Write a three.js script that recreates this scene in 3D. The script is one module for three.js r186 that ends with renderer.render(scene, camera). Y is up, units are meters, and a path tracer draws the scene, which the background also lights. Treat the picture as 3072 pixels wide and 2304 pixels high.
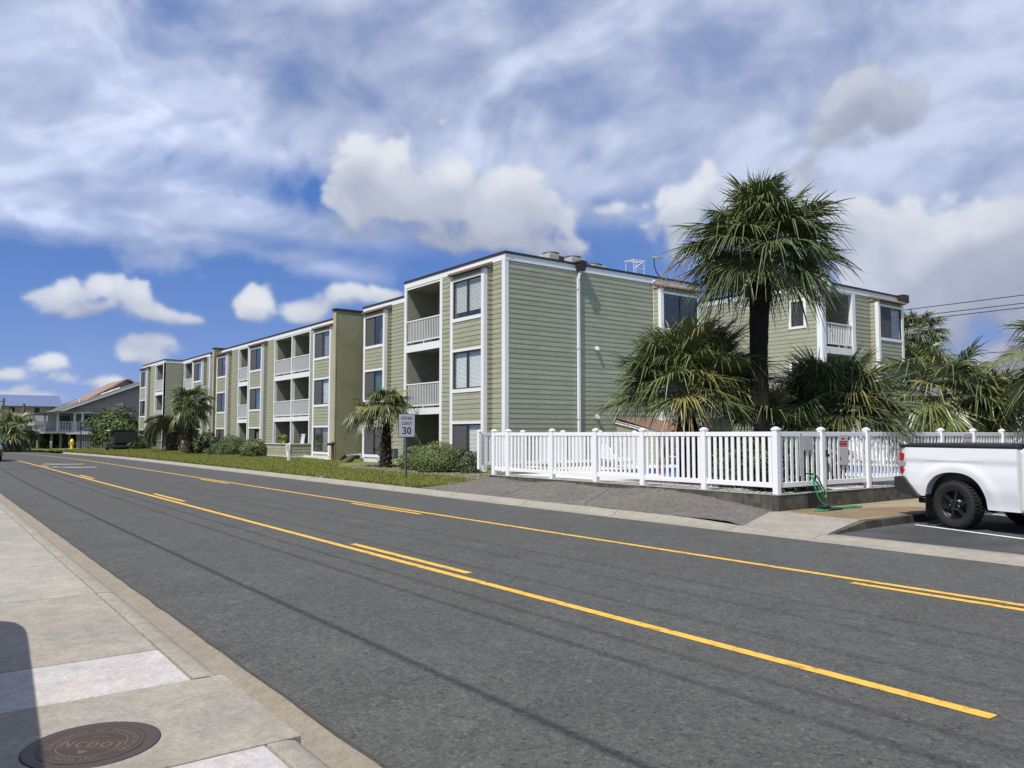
import * as THREE from 'three';
import { mergeGeometries } from 'three/addons/utils/BufferGeometryUtils.js';
import { RoundedBoxGeometry } from 'three/addons/geometries/RoundedBoxGeometry.js';

// ---------------------------------------------------------------- camera, sky, sun, exposure
const scene = new THREE.Scene();
const FPX = 2381, PITCH = 3.6288 * Math.PI / 180, AZ = 36.7415 * Math.PI / 180, EYE = 1.594;   // x: across the road, -z: along it
const camera = new THREE.PerspectiveCamera(51.638, 4 / 3, 0.1, 3000);
camera.position.set(0, EYE, 0);
camera.lookAt(Math.sin(AZ) * Math.cos(PITCH), EYE + Math.sin(PITCH), -Math.cos(AZ) * Math.cos(PITCH));
const renderer = new THREE.WebGLRenderer({ antialias: true });
renderer.setSize(1024, 768);
renderer.toneMapping = THREE.LinearToneMapping;
renderer.toneMappingExposure = 1.15;
renderer.shadowMap.enabled = true;

// small seeded noise kit
function rng(seed) { let a = seed >>> 0; return () => { a = (a + 0x6D2B79F5) | 0; let t = Math.imul(a ^ (a >>> 15), 1 | a); t = (t + Math.imul(t ^ (t >>> 7), 61 | t)) ^ t; return ((t ^ (t >>> 14)) >>> 0) / 4294967296; }; }
const hash = (x, y, z) => { let h = Math.imul(x | 0, 374761393) + Math.imul(y | 0, 668265263) + Math.imul(z | 0, 1274126177); h = Math.imul(h ^ (h >>> 13), 1274126177); return ((h ^ (h >>> 16)) >>> 0) / 4294967296; };
function noise3(x, y, z) {
  const xi = Math.floor(x), yi = Math.floor(y), zi = Math.floor(z); let u = x - xi, v = y - yi, w = z - zi;
  u = u * u * (3 - 2 * u); v = v * v * (3 - 2 * v); w = w * w * (3 - 2 * w);
  const l = (a, b, t) => a + (b - a) * t;
  return l(l(l(hash(xi, yi, zi), hash(xi + 1, yi, zi), u), l(hash(xi, yi + 1, zi), hash(xi + 1, yi + 1, zi), u), v),
    l(l(hash(xi, yi, zi + 1), hash(xi + 1, yi, zi + 1), u), l(hash(xi, yi + 1, zi + 1), hash(xi + 1, yi + 1, zi + 1), u), v), w);
}
function fbm(x, y, z, o) { let s = 0, a = 0.5, n = 0; for (let i = 0; i < o; i++) { s += a * noise3(x, y, z); n += a; x = x * 2.03 + 17.1; y = y * 2.03 + 9.7; z = z * 2.03 + 3.3; a *= 0.5; } return s / n; }
function fbmG(x, y, z, o, g) { let s = 0, a = 1, n = 0; for (let i = 0; i < o; i++) { s += a * noise3(x, y, z); n += a; x = x * 2.07 + 17.1; y = y * 2.07 + 9.7; z = z * 2.07 + 3.3; a *= g; } return .5 + (s / n - .5) * 1.25; }
const sstep = (a, b, x) => { const t = Math.min(1, Math.max(0, (x - a) / (b - a))); return t * t * (3 - 2 * t); };
const mix = (a, b, t) => a + (b - a) * t;

// the sky: blue air, a high veil of cirrus, and cumulus of different sizes (directions read off the photograph)
function pixelDir(px, py) {                                 // photograph pixel -> direction
  const x = (px - 1536) / FPX, y = -(py - 1152) / FPX, c = Math.cos(PITCH), s = Math.sin(PITCH), Y = y * c + s, Z = c - y * s;
  return new THREE.Vector3(Z * Math.sin(AZ) + x * Math.cos(AZ), Y, -Z * Math.cos(AZ) + x * Math.sin(AZ)).normalize();
}
const SKY_GAIN = 0.88;
{
  const W = 2048, H = 1024, data = new Float32Array(W * H * 4), D = 3072 / 2212;
  // cumulus: centre (x, y) and half sizes in pixels of a 2212-wide view, brightness, softness
  const puffs = [
    [905, 425, 165, 90, .86, 1.2], [1030, 450, 140, 85, .84, 1.2], [785, 375, 55, 55, .8, 1.2], [950, 505, 190, 45, .62, 1.5], [860, 480, 110, 55, .75, 1.2], [1130, 480, 75, 65, .6, 1.7],
    [185, 648, 72, 33, .95, .7], [245, 628, 42, 26, .98, .7], [130, 655, 40, 22, .85, .8], [538, 665, 34, 32, .98, .7], [330, 683, 42, 17, .62, 1.3], [415, 692, 26, 11, .6, 1.3], [318, 735, 45, 20, .7, 1.2], [735, 645, 50, 28, .75, 1.3], [660, 685, 50, 22, .7, 1.3],
    [115, 785, 32, 16, .95, .7], [170, 825, 46, 17, .85, 1.1], [30, 812, 34, 17, .88, .9], [240, 835, 34, 16, .78, 1.2], [300, 768, 34, 18, .95, .7], [20, 860, 50, 12, .7, 1.5], [110, 858, 50, 11, .68, 1.5], [215, 868, 40, 9, .68, 1.5],
    [1475, 485, 70, 52, .86, 1.1], [1560, 440, 95, 48, .85, 1.2], [1500, 550, 80, 34, .7, 1.5], [1320, 458, 34, 15, .6, 1.6],
    [1800, 470, 75, 48, .85, 1.1], [1880, 520, 55, 40, .8, 1.1], [1890, 245, 70, 62, .40, 1.3], [1800, 300, 110, 50, .40, 1.6], [1880, 200, 42, 34, .40, 1.2], [1720, 370, 110, 45, .45, 1.7],
    [2010, 560, 62, 55, .95, .8], [1925, 612, 60, 48, 1.0, .8], [2130, 520, 100, 60, .75, 1.1], [2200, 620, 170, 110, .45, 1.4], [2080, 690, 150, 80, .42, 1.5], [2180, 780, 170, 60, .45, 1.5], [1970, 695, 46, 36, .7, 1.1], [2300, 520, 150, 100, .5, 1.3],
    [1230, 545, 80, 30, .6, 1.6], [830, 640, 45, 16, .7, 1.2],
    [-250, 640, 90, 40, .95, .9], [-500, 700, 140, 50, .9, 1], [2560, 700, 180, 80, .7, 1.1], [2900, 560, 200, 90, .7, 1.2], [-900, 560, 200, 80, .85, 1.1], [3400, 640, 220, 80, .8, 1.1],
  ].map(([x, y, rx, ry, b, s]) => { const d = pixelDir(x * D, y * D); return { d, az: Math.atan2(d.x, -d.z), el: Math.asin(d.y), rx: rx * D / FPX * (rx < 78 ? 1.4 : 1.05), ry: ry * D / FPX * (rx < 78 ? 1.35 : 1.05), b, s }; });
  // veil: broad thick and thin areas of the high cloud, in the same view
  const veils = [
    [620, 120, 620, 150, .62, 0], [1250, 110, 700, 190, .80, 0], [1800, 80, 560, 240, .80, .1], [2150, 300, 300, 200, .75, 0], [1950, 400, 260, 120, .6, 0],
    [90, 460, 260, 60, .75, .5], [210, 510, 190, 42, .85, .8], [330, 455, 120, 40, .5, .3], [520, 452, 170, 34, .75, .75], [590, 482, 130, 26, .6, .6], [700, 500, 150, 34, .45, .3],
    [310, 190, 170, 75, .55, .7], [150, 150, 200, 90, .5, .4], [560, 270, 230, 70, .55, .35], [800, 330, 160, 70, .55, .3], [430, 230, 300, 70, .45, .2], [100, 300, 260, 60, .55, .2], [1000, 270, 260, 80, .6, .2],
    [1350, 330, 300, 50, .5, .1], [1250, 400, 160, 60, .45, .1], [1120, 200, 220, 80, .4, .5], [520, 540, 260, 22, .4, .5], [760, 590, 100, 22, .4, .4], [670, 570, 90, 16, .35, .5], [1300, 470, 60, 22, .5, .8],
    [-500, 300, 500, 200, .7, .2], [2800, 250, 600, 260, .7, .1], [1000, -300, 1200, 300, .8, .1], [1000, -900, 1500, 400, .6, .1],
  ].map(([x, y, rx, ry, a, w]) => { const d = pixelDir(x * D, y * D); return { az: Math.atan2(d.x, -d.z), el: Math.asin(d.y), rx: rx * D / FPX, ry: ry * D / FPX, a, w }; });
  const gaps = [[540, 385, 300, 50, .62], [420, 335, 200, 34, .4], [640, 400, 160, 36, .35], [300, 575, 420, 50, 1], [680, 620, 200, 50, .8], [380, 30, 150, 60, .75], [30, 20, 60, 60, .4], [1330, 420, 130, 60, .75], [1250, 345, 260, 24, .5], [1450, 385, 120, 30, .6], [1600, 330, 160, 22, .3], [1830, 560, 80, 70, .8], [300, 720, 420, 90, 1], [1300, 250, 260, 24, .35]]
    .map(([x, y, rx, ry, a]) => { const d = pixelDir(x * D, y * D); return { az: Math.atan2(d.x, -d.z), el: Math.asin(d.y), rx: rx * D / FPX, ry: ry * D / FPX, a }; });
  const dAz = (a, b) => { let t = a - b; if (t > Math.PI) t -= 2 * Math.PI; if (t < -Math.PI) t += 2 * Math.PI; return t; };
  const J0 = Math.floor(H * .485), dens = new Float32Array(W * H), tone = new Float32Array(W * H);
  const billow = (x, y, z, o) => { let s = 0, a = .5, n = 0; for (let i = 0; i < o; i++) { s += a * Math.abs(2 * noise3(x, y, z) - 1); n += a; x = x * 2.1 + 7.3; y = y * 2.1 + 3.9; z = z * 2.1 + 11.7; a *= .52; } return s / n; };
  for (let j = J0; j < H; j++) {                              // first the cumulus, so that its own relief can shade it
    const el = ((j + 0.5) / H - 0.5) * Math.PI, sy = Math.sin(el), cy = Math.cos(el); if (el > 1.0) continue;
    for (let i = 0; i < W; i++) {
      const phi = ((i + 0.5) / W - 0.5) * 2 * Math.PI, x = Math.cos(phi) * cy, z = Math.sin(phi) * cy, az = Math.atan2(x, -z);
      let cu = 0, bt = 0, w0 = 0, hg = 0, sf = 0;
      for (const p of puffs) {
        const c = (el - p.el) / p.ry; if (c > 2.4 || c < -2.4) continue; const a = dAz(az, p.az) * cy / p.rx, q = a * a + c * c * (c < 0 ? 1.7 : 1);
        if (q < 5) { const w = Math.exp(-q * .9); cu = cu + w - cu * w; w0 += w; bt += w * p.b; hg += w * c; sf += w * p.s; }
      }
      if (cu < .03) continue;
      const wx = fbm(x * 9, sy * 9, z * 9 + 4, 3) - .5, wy = fbm(x * 9 + 5, sy * 9 + 2, z * 9, 3) - .5, n = fbmG(x * 15 + wx * 1.5, sy * 19 + wy * 1.5, z * 15, 6, .55), m = billow(x * 19 + wx * 2.5, sy * 23 + wy * 2.5, z * 19, 5), s = sf / w0, k = j * W + i, h = Math.max(-1, Math.min(1.2, hg / w0));
      const e0 = cu * 1.4 - .66 + (n - .5) * 1.25 + (m - .36) * 1.15;
      dens[k] = sstep(0, (h > 0 ? .26 : .55) * s, e0) * (.82 + .18 * sstep(.1, .6, e0));
      tone[k] = (bt / w0) * (.50 + .36 * h + .75 * (m - .36) + .35 * (n - .5) + .16 * sstep(.8, .1, e0));
    }
  }
  for (let j = 0; j < H; j++) {
    const el = ((j + 0.5) / H - 0.5) * Math.PI, sy = Math.sin(el), cy = Math.cos(el), e = Math.max(0, el) * 180 / Math.PI;
    const k1 = Math.exp(-e / 6.5), k2 = Math.exp(-e / 24);
    const br = .052 + .030 * k2 + .28 * k1, bg = .132 + .105 * k2 + .25 * k1, bb = .40 + .27 * k2 + .10 * k1;
    for (let i = 0; i < W; i++) {
      const o = (j * W + i) * 4, phi = ((i + 0.5) / W - 0.5) * 2 * Math.PI, x = Math.cos(phi) * cy, z = Math.sin(phi) * cy;
      let r = br, g = bg, b = bb;
      if (el < -0.04) { data[o] = .16; data[o + 1] = .16; data[o + 2] = .15; data[o + 3] = 1; continue; }
      const az = Math.atan2(x, -z);
      let veil = 0, gap = 0, wb = 0;
      for (const v of veils) { const c = (el - v.el + .12 * dAz(az, v.az) * cy) / v.ry; if (c > 2.6 || c < -2.6) continue; const a = dAz(az, v.az) * cy / v.rx, q = a * a + c * c; if (q < 6) { const w = v.a * Math.exp(-q * 0.8); veil += w; wb += w * v.w; } }
      for (const v of gaps) { const a = dAz(az, v.az) * cy / v.rx, c = (el - v.el) / v.ry, q = a * a + c * c; if (q < 6) gap += v.a * Math.exp(-q); }
      veil += .62 * sstep(.46, .8, el) + .55 * sstep(.62, .9, Math.abs(dAz(az, AZ))) * sstep(.0, .22, el);     // overhead and behind, the veil goes on
      const tilt = sy - .10 * (x + z), w1 = fbm(x * 3, tilt * 5, z * 3, 4) - .5, w2 = fbm(x * 3 + 9, tilt * 5 + 4, z * 3, 4) - .5;
      const wisp = fbm(x * 4.2 + w1 * 3.0, tilt * 12 + w2 * 3.4, z * 4.2 + w1 * 2.2, 6), mott = fbm(x * 8 + w2 * 2.2, tilt * 11 + w1 * 2.2, z * 8, 6), fine = fbmG(x * 11 + w1 * 3.5, tilt * 19 + w2 * 3.5, z * 11 + w2 * 2, 6, .62), broad = fbm(x * 2.2, sy * 4 + 3, z * 2.2, 3);
      const tex = sstep(.30, .70, .55 * wisp + .45 * mott);
      let dv = Math.min(1.15, veil) * (.40 + .50 * tex) + .12 * (broad - .5) - gap * (.50 - .40 * sstep(.35, .65, fine)) + .50 * (fine - .5) * Math.min(1, veil * 1.5);
      dv = Math.min(.95, Math.max(0, dv));
      const wh = .46 + .16 * tex + .26 * Math.min(1, wb) * sstep(.34, .60, wisp) * (.6 + .8 * sstep(.35, .65, fine)) + .16 * (fine - .5) + .16 * (broad - .5);
      r = mix(r, wh * .94, dv); g = mix(g, wh * 1.05, dv); b = mix(b, wh * 1.34, dv);
      const k = j * W + i, d = dens[k];
      if (d > .003) {
        const at = (dx, dy) => dens[Math.min(H - 1, j + dy) * W + ((i + dx + W) % W)], rel = (2 * tone[k] - tone[Math.min(H - 1, j + 2) * W + i] - tone[Math.min(H - 1, j + 3) * W + ((i - 2 + W) % W)]) * -.9 + (2 * d - at(-3, 8) - at(3, 12)) * .22;
        const lit = Math.min(1, Math.max(0, tone[k] + .5 * rel)), wv = mix(.29, .78, lit);
        r = mix(r, wv * mix(.93, 1.0, lit), d * .94); g = mix(g, wv * mix(1.05, 1.03, lit), d * .94); b = mix(b, wv * mix(1.36, 1.09, lit), d * .94);
      }
      data[o] = r * SKY_GAIN; data[o + 1] = g * SKY_GAIN; data[o + 2] = b * SKY_GAIN; data[o + 3] = 1;
    }
  }
  const sky = new THREE.DataTexture(data, W, H, THREE.RGBAFormat, THREE.FloatType);
  sky.mapping = THREE.EquirectangularReflectionMapping; sky.magFilter = THREE.LinearFilter; sky.needsUpdate = true;
  scene.background = sky; scene.environment = sky;
}
const sun = new THREE.DirectionalLight(new THREE.Color(1.0, 0.955, 0.88), 4.5);
scene.add(sun, sun.target);
sun.position.set(-60 + 15, 96, 19 - 30); sun.target.position.set(15, 0, -30);
sun.castShadow = true; sun.shadow.mapSize.set(4096, 4096);
Object.assign(sun.shadow.camera, { left: -80, right: 80, top: 90, bottom: -90, near: 1, far: 320 });

// ---------------------------------------------------------------- kit: names, parts, textures, materials
const org = new Map([[scene, [0, 0, 0]]]), used = new Map();
function numbered(n) { const k = used.get(n) ?? 0; used.set(n, k + 1); return k ? n + '_' + String(k).padStart(3, '0') : n; }
function thing(name, label, category, pos = [0, 0, 0], turn = 0, group) {
  const o = new THREE.Group(); o.name = numbered(name); o.position.set(...pos); o.rotation.y = turn; o.userData = { label, category };
  if (group) o.userData.group = group;
  scene.add(o); org.set(o, turn ? [0, 0, 0] : pos.slice()); return o;
}
function mesh(name, geo, mat, parent, pos = [0, 0, 0]) {      // pos in the frame of the thing (world for unturned things)
  const m = new THREE.Mesh(geo, mat); m.name = parent === scene ? numbered(name) : name; m.castShadow = m.receiveShadow = true;
  const p = org.get(parent) ?? [0, 0, 0]; m.position.set(pos[0] - p[0], pos[1] - p[1], pos[2] - p[2]); org.set(m, pos.slice()); parent.add(m); return m;
}
function tag(o, label, category, group) { o.userData.label = label; o.userData.category = category; if (group) o.userData.group = group; return o; }
function struct(name, geo, mat, pos) { const m = mesh(name, geo, mat, scene, pos); m.userData.kind = 'structure'; return m; }
const stuff = (m) => { m.userData.kind = 'stuff'; return m; };
function cloneOf(o, pos, turn, label) { const c = o.clone(); c.name = numbered(o.name.replace(/_\d\d\d$/, '')); c.position.set(...pos); if (turn !== undefined) c.rotation.y = turn; c.userData = { ...o.userData }; if (label) c.userData.label = label; scene.add(c); return c; }

const boxes = new Map();
function boxG(w, h, d) {                                      // a box with uv in metres, shared by size
  const k = [w, h, d].map((v) => v.toFixed(3)).join(); let g = boxes.get(k);
  if (!g) {
    g = new THREE.BoxGeometry(w, h, d); const uv = g.attributes.uv, n = g.attributes.normal;
    for (let i = 0; i < uv.count; i++) { const ax = Math.abs(n.getX(i)) > .5, ay = Math.abs(n.getY(i)) > .5; uv.setXY(i, uv.getX(i) * (ax ? d : w), uv.getY(i) * (ay ? d : h)); }
    boxes.set(k, g);
  }
  return g;
}
const B = (name, mat, parent, x0, x1, y0, y1, z0, z1) => mesh(name, boxG(Math.abs(x1 - x0), Math.abs(y1 - y0), Math.abs(z1 - z0)), mat, parent, [(x0 + x1) / 2, (y0 + y1) / 2, (z0 + z1) / 2]);
function bxg(x0, x1, y0, y1, z0, z1) { const g = boxG(Math.abs(x1 - x0), Math.abs(y1 - y0), Math.abs(z1 - z0)).clone(); g.translate((x0 + x1) / 2, (y0 + y1) / 2, (z0 + z1) / 2); return g; }
function tubeG(pts, r, seg = 24, rad = 6) { return new THREE.TubeGeometry(new THREE.CatmullRomCurve3(pts.map((p) => new THREE.Vector3(...p))), seg, r, rad, false); }
function barG(a, b, r, rad = 8, r2 = r) { const A = new THREE.Vector3(...a), C = new THREE.Vector3(...b), L = A.distanceTo(C), g = new THREE.CylinderGeometry(r2, r, L, rad); g.applyQuaternion(new THREE.Quaternion().setFromUnitVectors(new THREE.Vector3(0, 1, 0), C.clone().sub(A).normalize())); g.translate((A.x + C.x) / 2, (A.y + C.y) / 2, (A.z + C.z) / 2); return g; }
function stick(a, b, w, h) { const A = new THREE.Vector3(...a), C = new THREE.Vector3(...b), L = A.distanceTo(C), g = new THREE.BoxGeometry(w, h, L); const m = new THREE.Matrix4().lookAt(C, A, new THREE.Vector3(0, 1, 0)); g.applyMatrix4(m); g.translate((A.x + C.x) / 2, (A.y + C.y) / 2, (A.z + C.z) / 2); return g; }
const join = (gs) => mergeGeometries(gs.map((g) => { const h = g.index ? g.toNonIndexed() : g; for (const k of Object.keys(h.attributes)) if (!['position', 'normal', 'uv'].includes(k)) h.deleteAttribute(k); return h; }));
function quadG(list) {                                        // flat faces from corner lists [[x,y,z] x3 or x4], uv in metres over the face
  const p = [], uv = [], V = (a) => new THREE.Vector3(...a);
  for (const q of list) {
    const a = V(q[0]), u = V(q[1]).sub(a).normalize(), n = u.clone().cross(V(q[2]).sub(a)).normalize(), v = n.clone().cross(u);
    const put = (c) => { p.push(...c); const d = V(c).sub(a); uv.push(d.dot(u), d.dot(v)); };
    for (let i = 1; i + 1 < q.length; i++) { put(q[0]); put(q[i]); put(q[i + 1]); }
  }
  const g = new THREE.BufferGeometry(); g.setAttribute('position', new THREE.Float32BufferAttribute(p, 3)); g.setAttribute('uv', new THREE.Float32BufferAttribute(uv, 2)); g.computeVertexNormals(); return g;
}
// a solid prism: polygon [[a,b]..] in the plane of two axes, pushed along the third
function prism(poly, axis, t0, t1) {
  const P3 = (a, b, t) => axis === 'z' ? [a, b, t] : axis === 'x' ? [t, b, a] : [a, t, b], f = [];
  const tri = THREE.ShapeUtils.triangulateShape(poly.map((q) => new THREE.Vector2(...q)), []);
  for (const [i, j, k] of tri) { f.push([P3(...poly[i], t1), P3(...poly[j], t1), P3(...poly[k], t1)]); f.push([P3(...poly[i], t0), P3(...poly[k], t0), P3(...poly[j], t0)]); }
  for (let i = 0; i < poly.length; i++) { const a = poly[i], b = poly[(i + 1) % poly.length]; f.push([P3(...a, t0), P3(...b, t0), P3(...b, t1), P3(...a, t1)]); }
  return quadG(f);
}

// textures: grain only, mean near one, tiling
function dataTex(n, fn, srgb = true) {
  const d = new Uint8Array(n * n * 4);
  for (let j = 0; j < n; j++) for (let i = 0; i < n; i++) { const v = fn(i, j), o = (j * n + i) * 4; if (typeof v === 'number') { d[o] = d[o + 1] = d[o + 2] = Math.max(0, Math.min(255, v * 255)); } else for (let k = 0; k < 3; k++) d[o + k] = Math.max(0, Math.min(255, v[k] * 255)); d[o + 3] = 255; }
  const t = new THREE.DataTexture(d, n, n); t.wrapS = t.wrapT = THREE.RepeatWrapping; t.magFilter = THREE.LinearFilter; t.minFilter = THREE.LinearMipmapLinearFilter; t.generateMipmaps = true; if (srgb) t.colorSpace = THREE.SRGBColorSpace; t.needsUpdate = true; return t;
}
function tileNoise(n, cell, seed) {                            // tiling value noise
  const m = n / cell;
  return (i, j) => { const x = i / cell, y = j / cell, xi = Math.floor(x), yi = Math.floor(y); let u = x - xi, v = y - yi; u = u * u * (3 - 2 * u); v = v * v * (3 - 2 * v); const h = (a, b) => hash(((a % m) + m) % m, ((b % m) + m) % m, seed); return mix(mix(h(xi, yi), h(xi + 1, yi), u), mix(h(xi, yi + 1), h(xi + 1, yi + 1), u), v); };
}
function rep(t, s, s2 = s) { t.repeat.set(1 / s, 1 / s2); return t; }
const tn = (n, seed) => { const a = tileNoise(n, 2, seed), b = tileNoise(n, 8, seed + 1), c = tileNoise(n, 32, seed + 2), d = tileNoise(n, 128, seed + 3); return { a, b, c, d }; };
const asphaltN = tn(1024, 11), r0 = rng(4);
const asphaltV = (i, j) => { const s = hash(i, j, 77), s2 = asphaltN.a(i, j), s3 = tileNoise2(i, j); let v = .72 + .17 * (s2 - .5) + .15 * (s - .5) + .14 * (asphaltN.b(i, j) - .5) + .05 * (asphaltN.c(i, j) - .5) + .05 * (asphaltN.d(i, j) - .5); if (s3 > .8) v += .30 * (s3 - .8) / .2; if (s3 < .16) v -= .2; return v; };
const tileNoise2 = tileNoise(1024, 4, 91);
const asphaltMap = rep(dataTex(1024, asphaltV), 4), asphaltBump = rep(dataTex(1024, (i, j) => .5 + .5 * (asphaltN.a(i, j) - .5) + .4 * (tileNoise2(i, j) - .5), false), 4);
const concN = tn(1024, 31), concP = tileNoise(1024, 4, 41);
const concMap = rep(dataTex(1024, (i, j) => { const q = concP(i, j); const v = .85 + .10 * (concN.a(i, j) - .5) + .09 * (concN.b(i, j) - .5) + .07 * (concN.c(i, j) - .5) + .08 * (concN.d(i, j) - .5) - (q < .07 ? .14 : 0) + .06 * (hash(i, j, 3) - .5), w = .5 * (concN.d(j, i) - .5) + .3 * (concN.c(j, i) - .5); return [v * (1 + .03 * w), v, v * (1 - .06 * w)]; }), 3.1);
const concBump = rep(dataTex(1024, (i, j) => .5 + .3 * (concN.a(i, j) - .5) + .3 * (concN.b(i, j) - .5) - (concP(i, j) < .08 ? .3 : 0), false), 3.1);
const stuccoN = tn(512, 51), stuccoMap = rep(dataTex(512, (i, j) => .86 + .1 * (stuccoN.a(i, j) - .5) + .12 * (stuccoN.b(i, j) - .5) + .1 * (stuccoN.d(i, j) - .5)), 2.2), stuccoBump = rep(dataTex(512, (i, j) => stuccoN.a(i, j) * .6 + stuccoN.b(i, j) * .4, false), 2.2);
const woodN = tn(512, 61), woodMap = rep(dataTex(512, (i, j) => .88 + .07 * (woodN.a(i >> 3, j) - .5) + .06 * (woodN.c(i, j) - .5) + .06 * (woodN.d(i, j) - .5)), 1.7, 1.1);
const woodBump = rep(dataTex(512, (i, j) => woodN.a(i >> 3, j) * .6 + woodN.b(i >> 2, j) * .4, false), 1.7, 1.1);
const dirtN = tn(512, 71), streakN = tn(512, 81);
const wallStainMap = rep(dataTex(512, (i, j) => { const s = streakN.b(i, (j >> 4)) * .5 + streakN.c(i, j >> 3) * .5, v = .74 + .3 * (s - .5) + .3 * (dirtN.c(i, j) - .5) + .1 * (dirtN.a(i, j) - .5); return [v, v * .985, v * .95]; }), 2.6, 1.5);
const barkN = tn(512, 101), barkMap = rep(dataTex(512, (i, j) => { const v = .7 + .5 * (barkN.b(i, j * 2) - .5) + .25 * (barkN.a(i, j) - .5) + .3 * (barkN.c(i, j) - .5); return [v, v * .93, v * .86]; }), .9), barkBump = rep(dataTex(512, (i, j) => barkN.b(i, j * 2) * .6 + barkN.a(i, j) * .4, false), .9);
const grassN = tn(512, 111), grassMap = rep(dataTex(512, (i, j) => { const v = .78 + .4 * (grassN.a(i, j) - .5) + .22 * (grassN.b(i, j) - .5) + .2 * (grassN.d(i, j) - .5), t = grassN.c(i, j); return [v * (.92 + .2 * t), v, v * .9]; }), 2.7);
const tileShell = tileNoise(512, 8, 131);
const shellN = tn(512, 121), shellMap = rep(dataTex(512, (i, j) => { const q = tileShell(i, j), v = .66 + .5 * (q - .5) + .3 * (shellN.a(i, j) - .5); return [v, v * .97, v * .92]; }), 1.1);
const shingleN = tn(512, 141), shingleMap = rep(dataTex(512, (i, j) => .8 + .28 * (hash(i >> 5, (j >> 4) + ((i >> 5) & 1), 5) - .5) + .15 * (shingleN.a(i, j) - .5)), 3);

const paintN = tn(512, 151), paintMap = rep(dataTex(512, (i, j) => { const a = paintN.a(i, j), q = .55 * paintN.c(i, j) + .45 * paintN.d(i, j), worn = a > .97 - .5 * sstep(.6, .85, q) ? 1 : 0, v = .93 + .08 * (paintN.b(i, j) - .5); return worn ? [v * .62, v * .66, v * .85] : [v, v, v]; }), 1.3);
const C = (r, g, b) => new THREE.Color().setRGB(r, g, b);
const S = (r, g, b, rough = .8, extra = {}) => new THREE.MeshStandardMaterial({ color: C(r, g, b), roughness: rough, metalness: 0, side: THREE.DoubleSide, ...extra });
const M = {
  asphalt: S(.138, .139, .127, .92, { map: asphaltMap, bumpMap: asphaltBump, bumpScale: .004, vertexColors: true }),
  bermAsphalt: S(.325, .298, .262, .95, { map: asphaltMap, bumpMap: asphaltBump, bumpScale: .03, vertexColors: true }),
  lotAsphalt: S(.105, .108, .112, .9, { map: asphaltMap, bumpMap: asphaltBump, bumpScale: .005, vertexColors: true }),
  concrete: S(.44, .405, .34, .9, { map: concMap, bumpMap: concBump, bumpScale: .003 }),
  concreteB: S(.41, .375, .312, .9, { map: concMap, bumpMap: concBump, bumpScale: .003 }),
  concreteNew: S(.60, .555, .53, .9, { map: concMap, bumpMap: concBump, bumpScale: .002 }),
  gutter: S(.32, .272, .205, .9, { map: concMap, bumpMap: concBump, bumpScale: .004 }),
  kerb: S(.39, .355, .29, .9, { map: concMap, bumpMap: concBump, bumpScale: .003 }),
  walk: S(.40, .325, .22, .9, { map: concMap, bumpMap: concBump, bumpScale: .003 }),
  walkWet: S(.30, .21, .115, .75, { map: concMap, bumpMap: concBump, bumpScale: .003 }),
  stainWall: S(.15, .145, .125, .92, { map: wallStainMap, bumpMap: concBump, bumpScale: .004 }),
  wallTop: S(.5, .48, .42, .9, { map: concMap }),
  joint: S(.06, .055, .05, 1),
  yellow: S(.80, .46, .06, .75, { map: paintMap }), paintWhite: S(.88, .88, .85, .75, { map: paintMap }),
  grass: S(.21, .255, .062, .95, { map: grassMap, vertexColors: true }), dirt: S(.2, .165, .12, 1, { map: grassMap }),
  shells: S(.62, .56, .48, 1, { map: shellMap, bumpMap: shellMap, bumpScale: .02 }), mulch: S(.07, .045, .03, 1, { map: shellMap, bumpMap: shellMap, bumpScale: .02 }),
  deck: S(.9, .88, .82, .85, { map: concMap }),
  white: S(.74, .75, .76, .55), vinyl: S(.82, .83, .83, .38), whiteDull: S(.62, .63, .62, .65),
  capBlack: S(.022, .022, .024, .55), bronze: S(.035, .034, .034, .45), brownRoof: S(.30, .20, .145, .5, { metalness: .25 }),
  ceiling: S(.28, .28, .255, .8), painted_room_dark: S(.05, .05, .052, .9), balconyFloor: S(.10, .095, .09, .9, { map: concMap }),  // window back panels: near-black colour stands in for the darkness of unlit interiors
  stucco: S(.39, .38, .235, .95, { map: stuccoMap, bumpMap: stuccoBump, bumpScale: .006 }), stuccoCream: S(.52, .47, .28, .9, { map: stuccoMap, bumpMap: stuccoBump, bumpScale: .004 }),
  glass: new THREE.MeshPhysicalMaterial({ color: C(.97, .985, .98), roughness: .02, transmission: 1, thickness: 0, ior: 1.5, side: THREE.DoubleSide }),
  blind: S(.74, .75, .73, .7), drapeGreen: S(.05, .16, .10, .9), drape: S(.36, .36, .34, .9), screen: S(.075, .075, .08, .8),
  metal: S(.4, .41, .42, .35, { metalness: .9 }), galv: S(.42, .43, .43, .5, { metalness: .6 }), black: S(.012, .012, .013, .55), rubber: S(.011, .011, .012, .8),
  acBox: S(.45, .44, .40, .6), acDark: S(.05, .05, .05, .7),
  tin: S(.5, .5, .5, .4, { metalness: .7 }),
};
const sidingTones = [[.40, .408, .298], [.42, .426, .313], [.378, .386, .28], [.406, .418, .305]].map(([r, g, b]) => S(r, g, b, .72, { map: woodMap, bumpMap: woodBump, bumpScale: .0015 }));
const roomDarkBack = M.painted_room_dark;

// a printed face: canvas drawn in the given size
function printed(w, h, draw, rough = .5) { const c = document.createElement('canvas'); c.width = w; c.height = h; const x = c.getContext('2d'); draw(x, w, h); const t = new THREE.CanvasTexture(c); t.colorSpace = THREE.SRGBColorSpace; t.anisotropy = 8; return new THREE.MeshStandardMaterial({ map: t, roughness: rough, side: THREE.DoubleSide }); }

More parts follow.
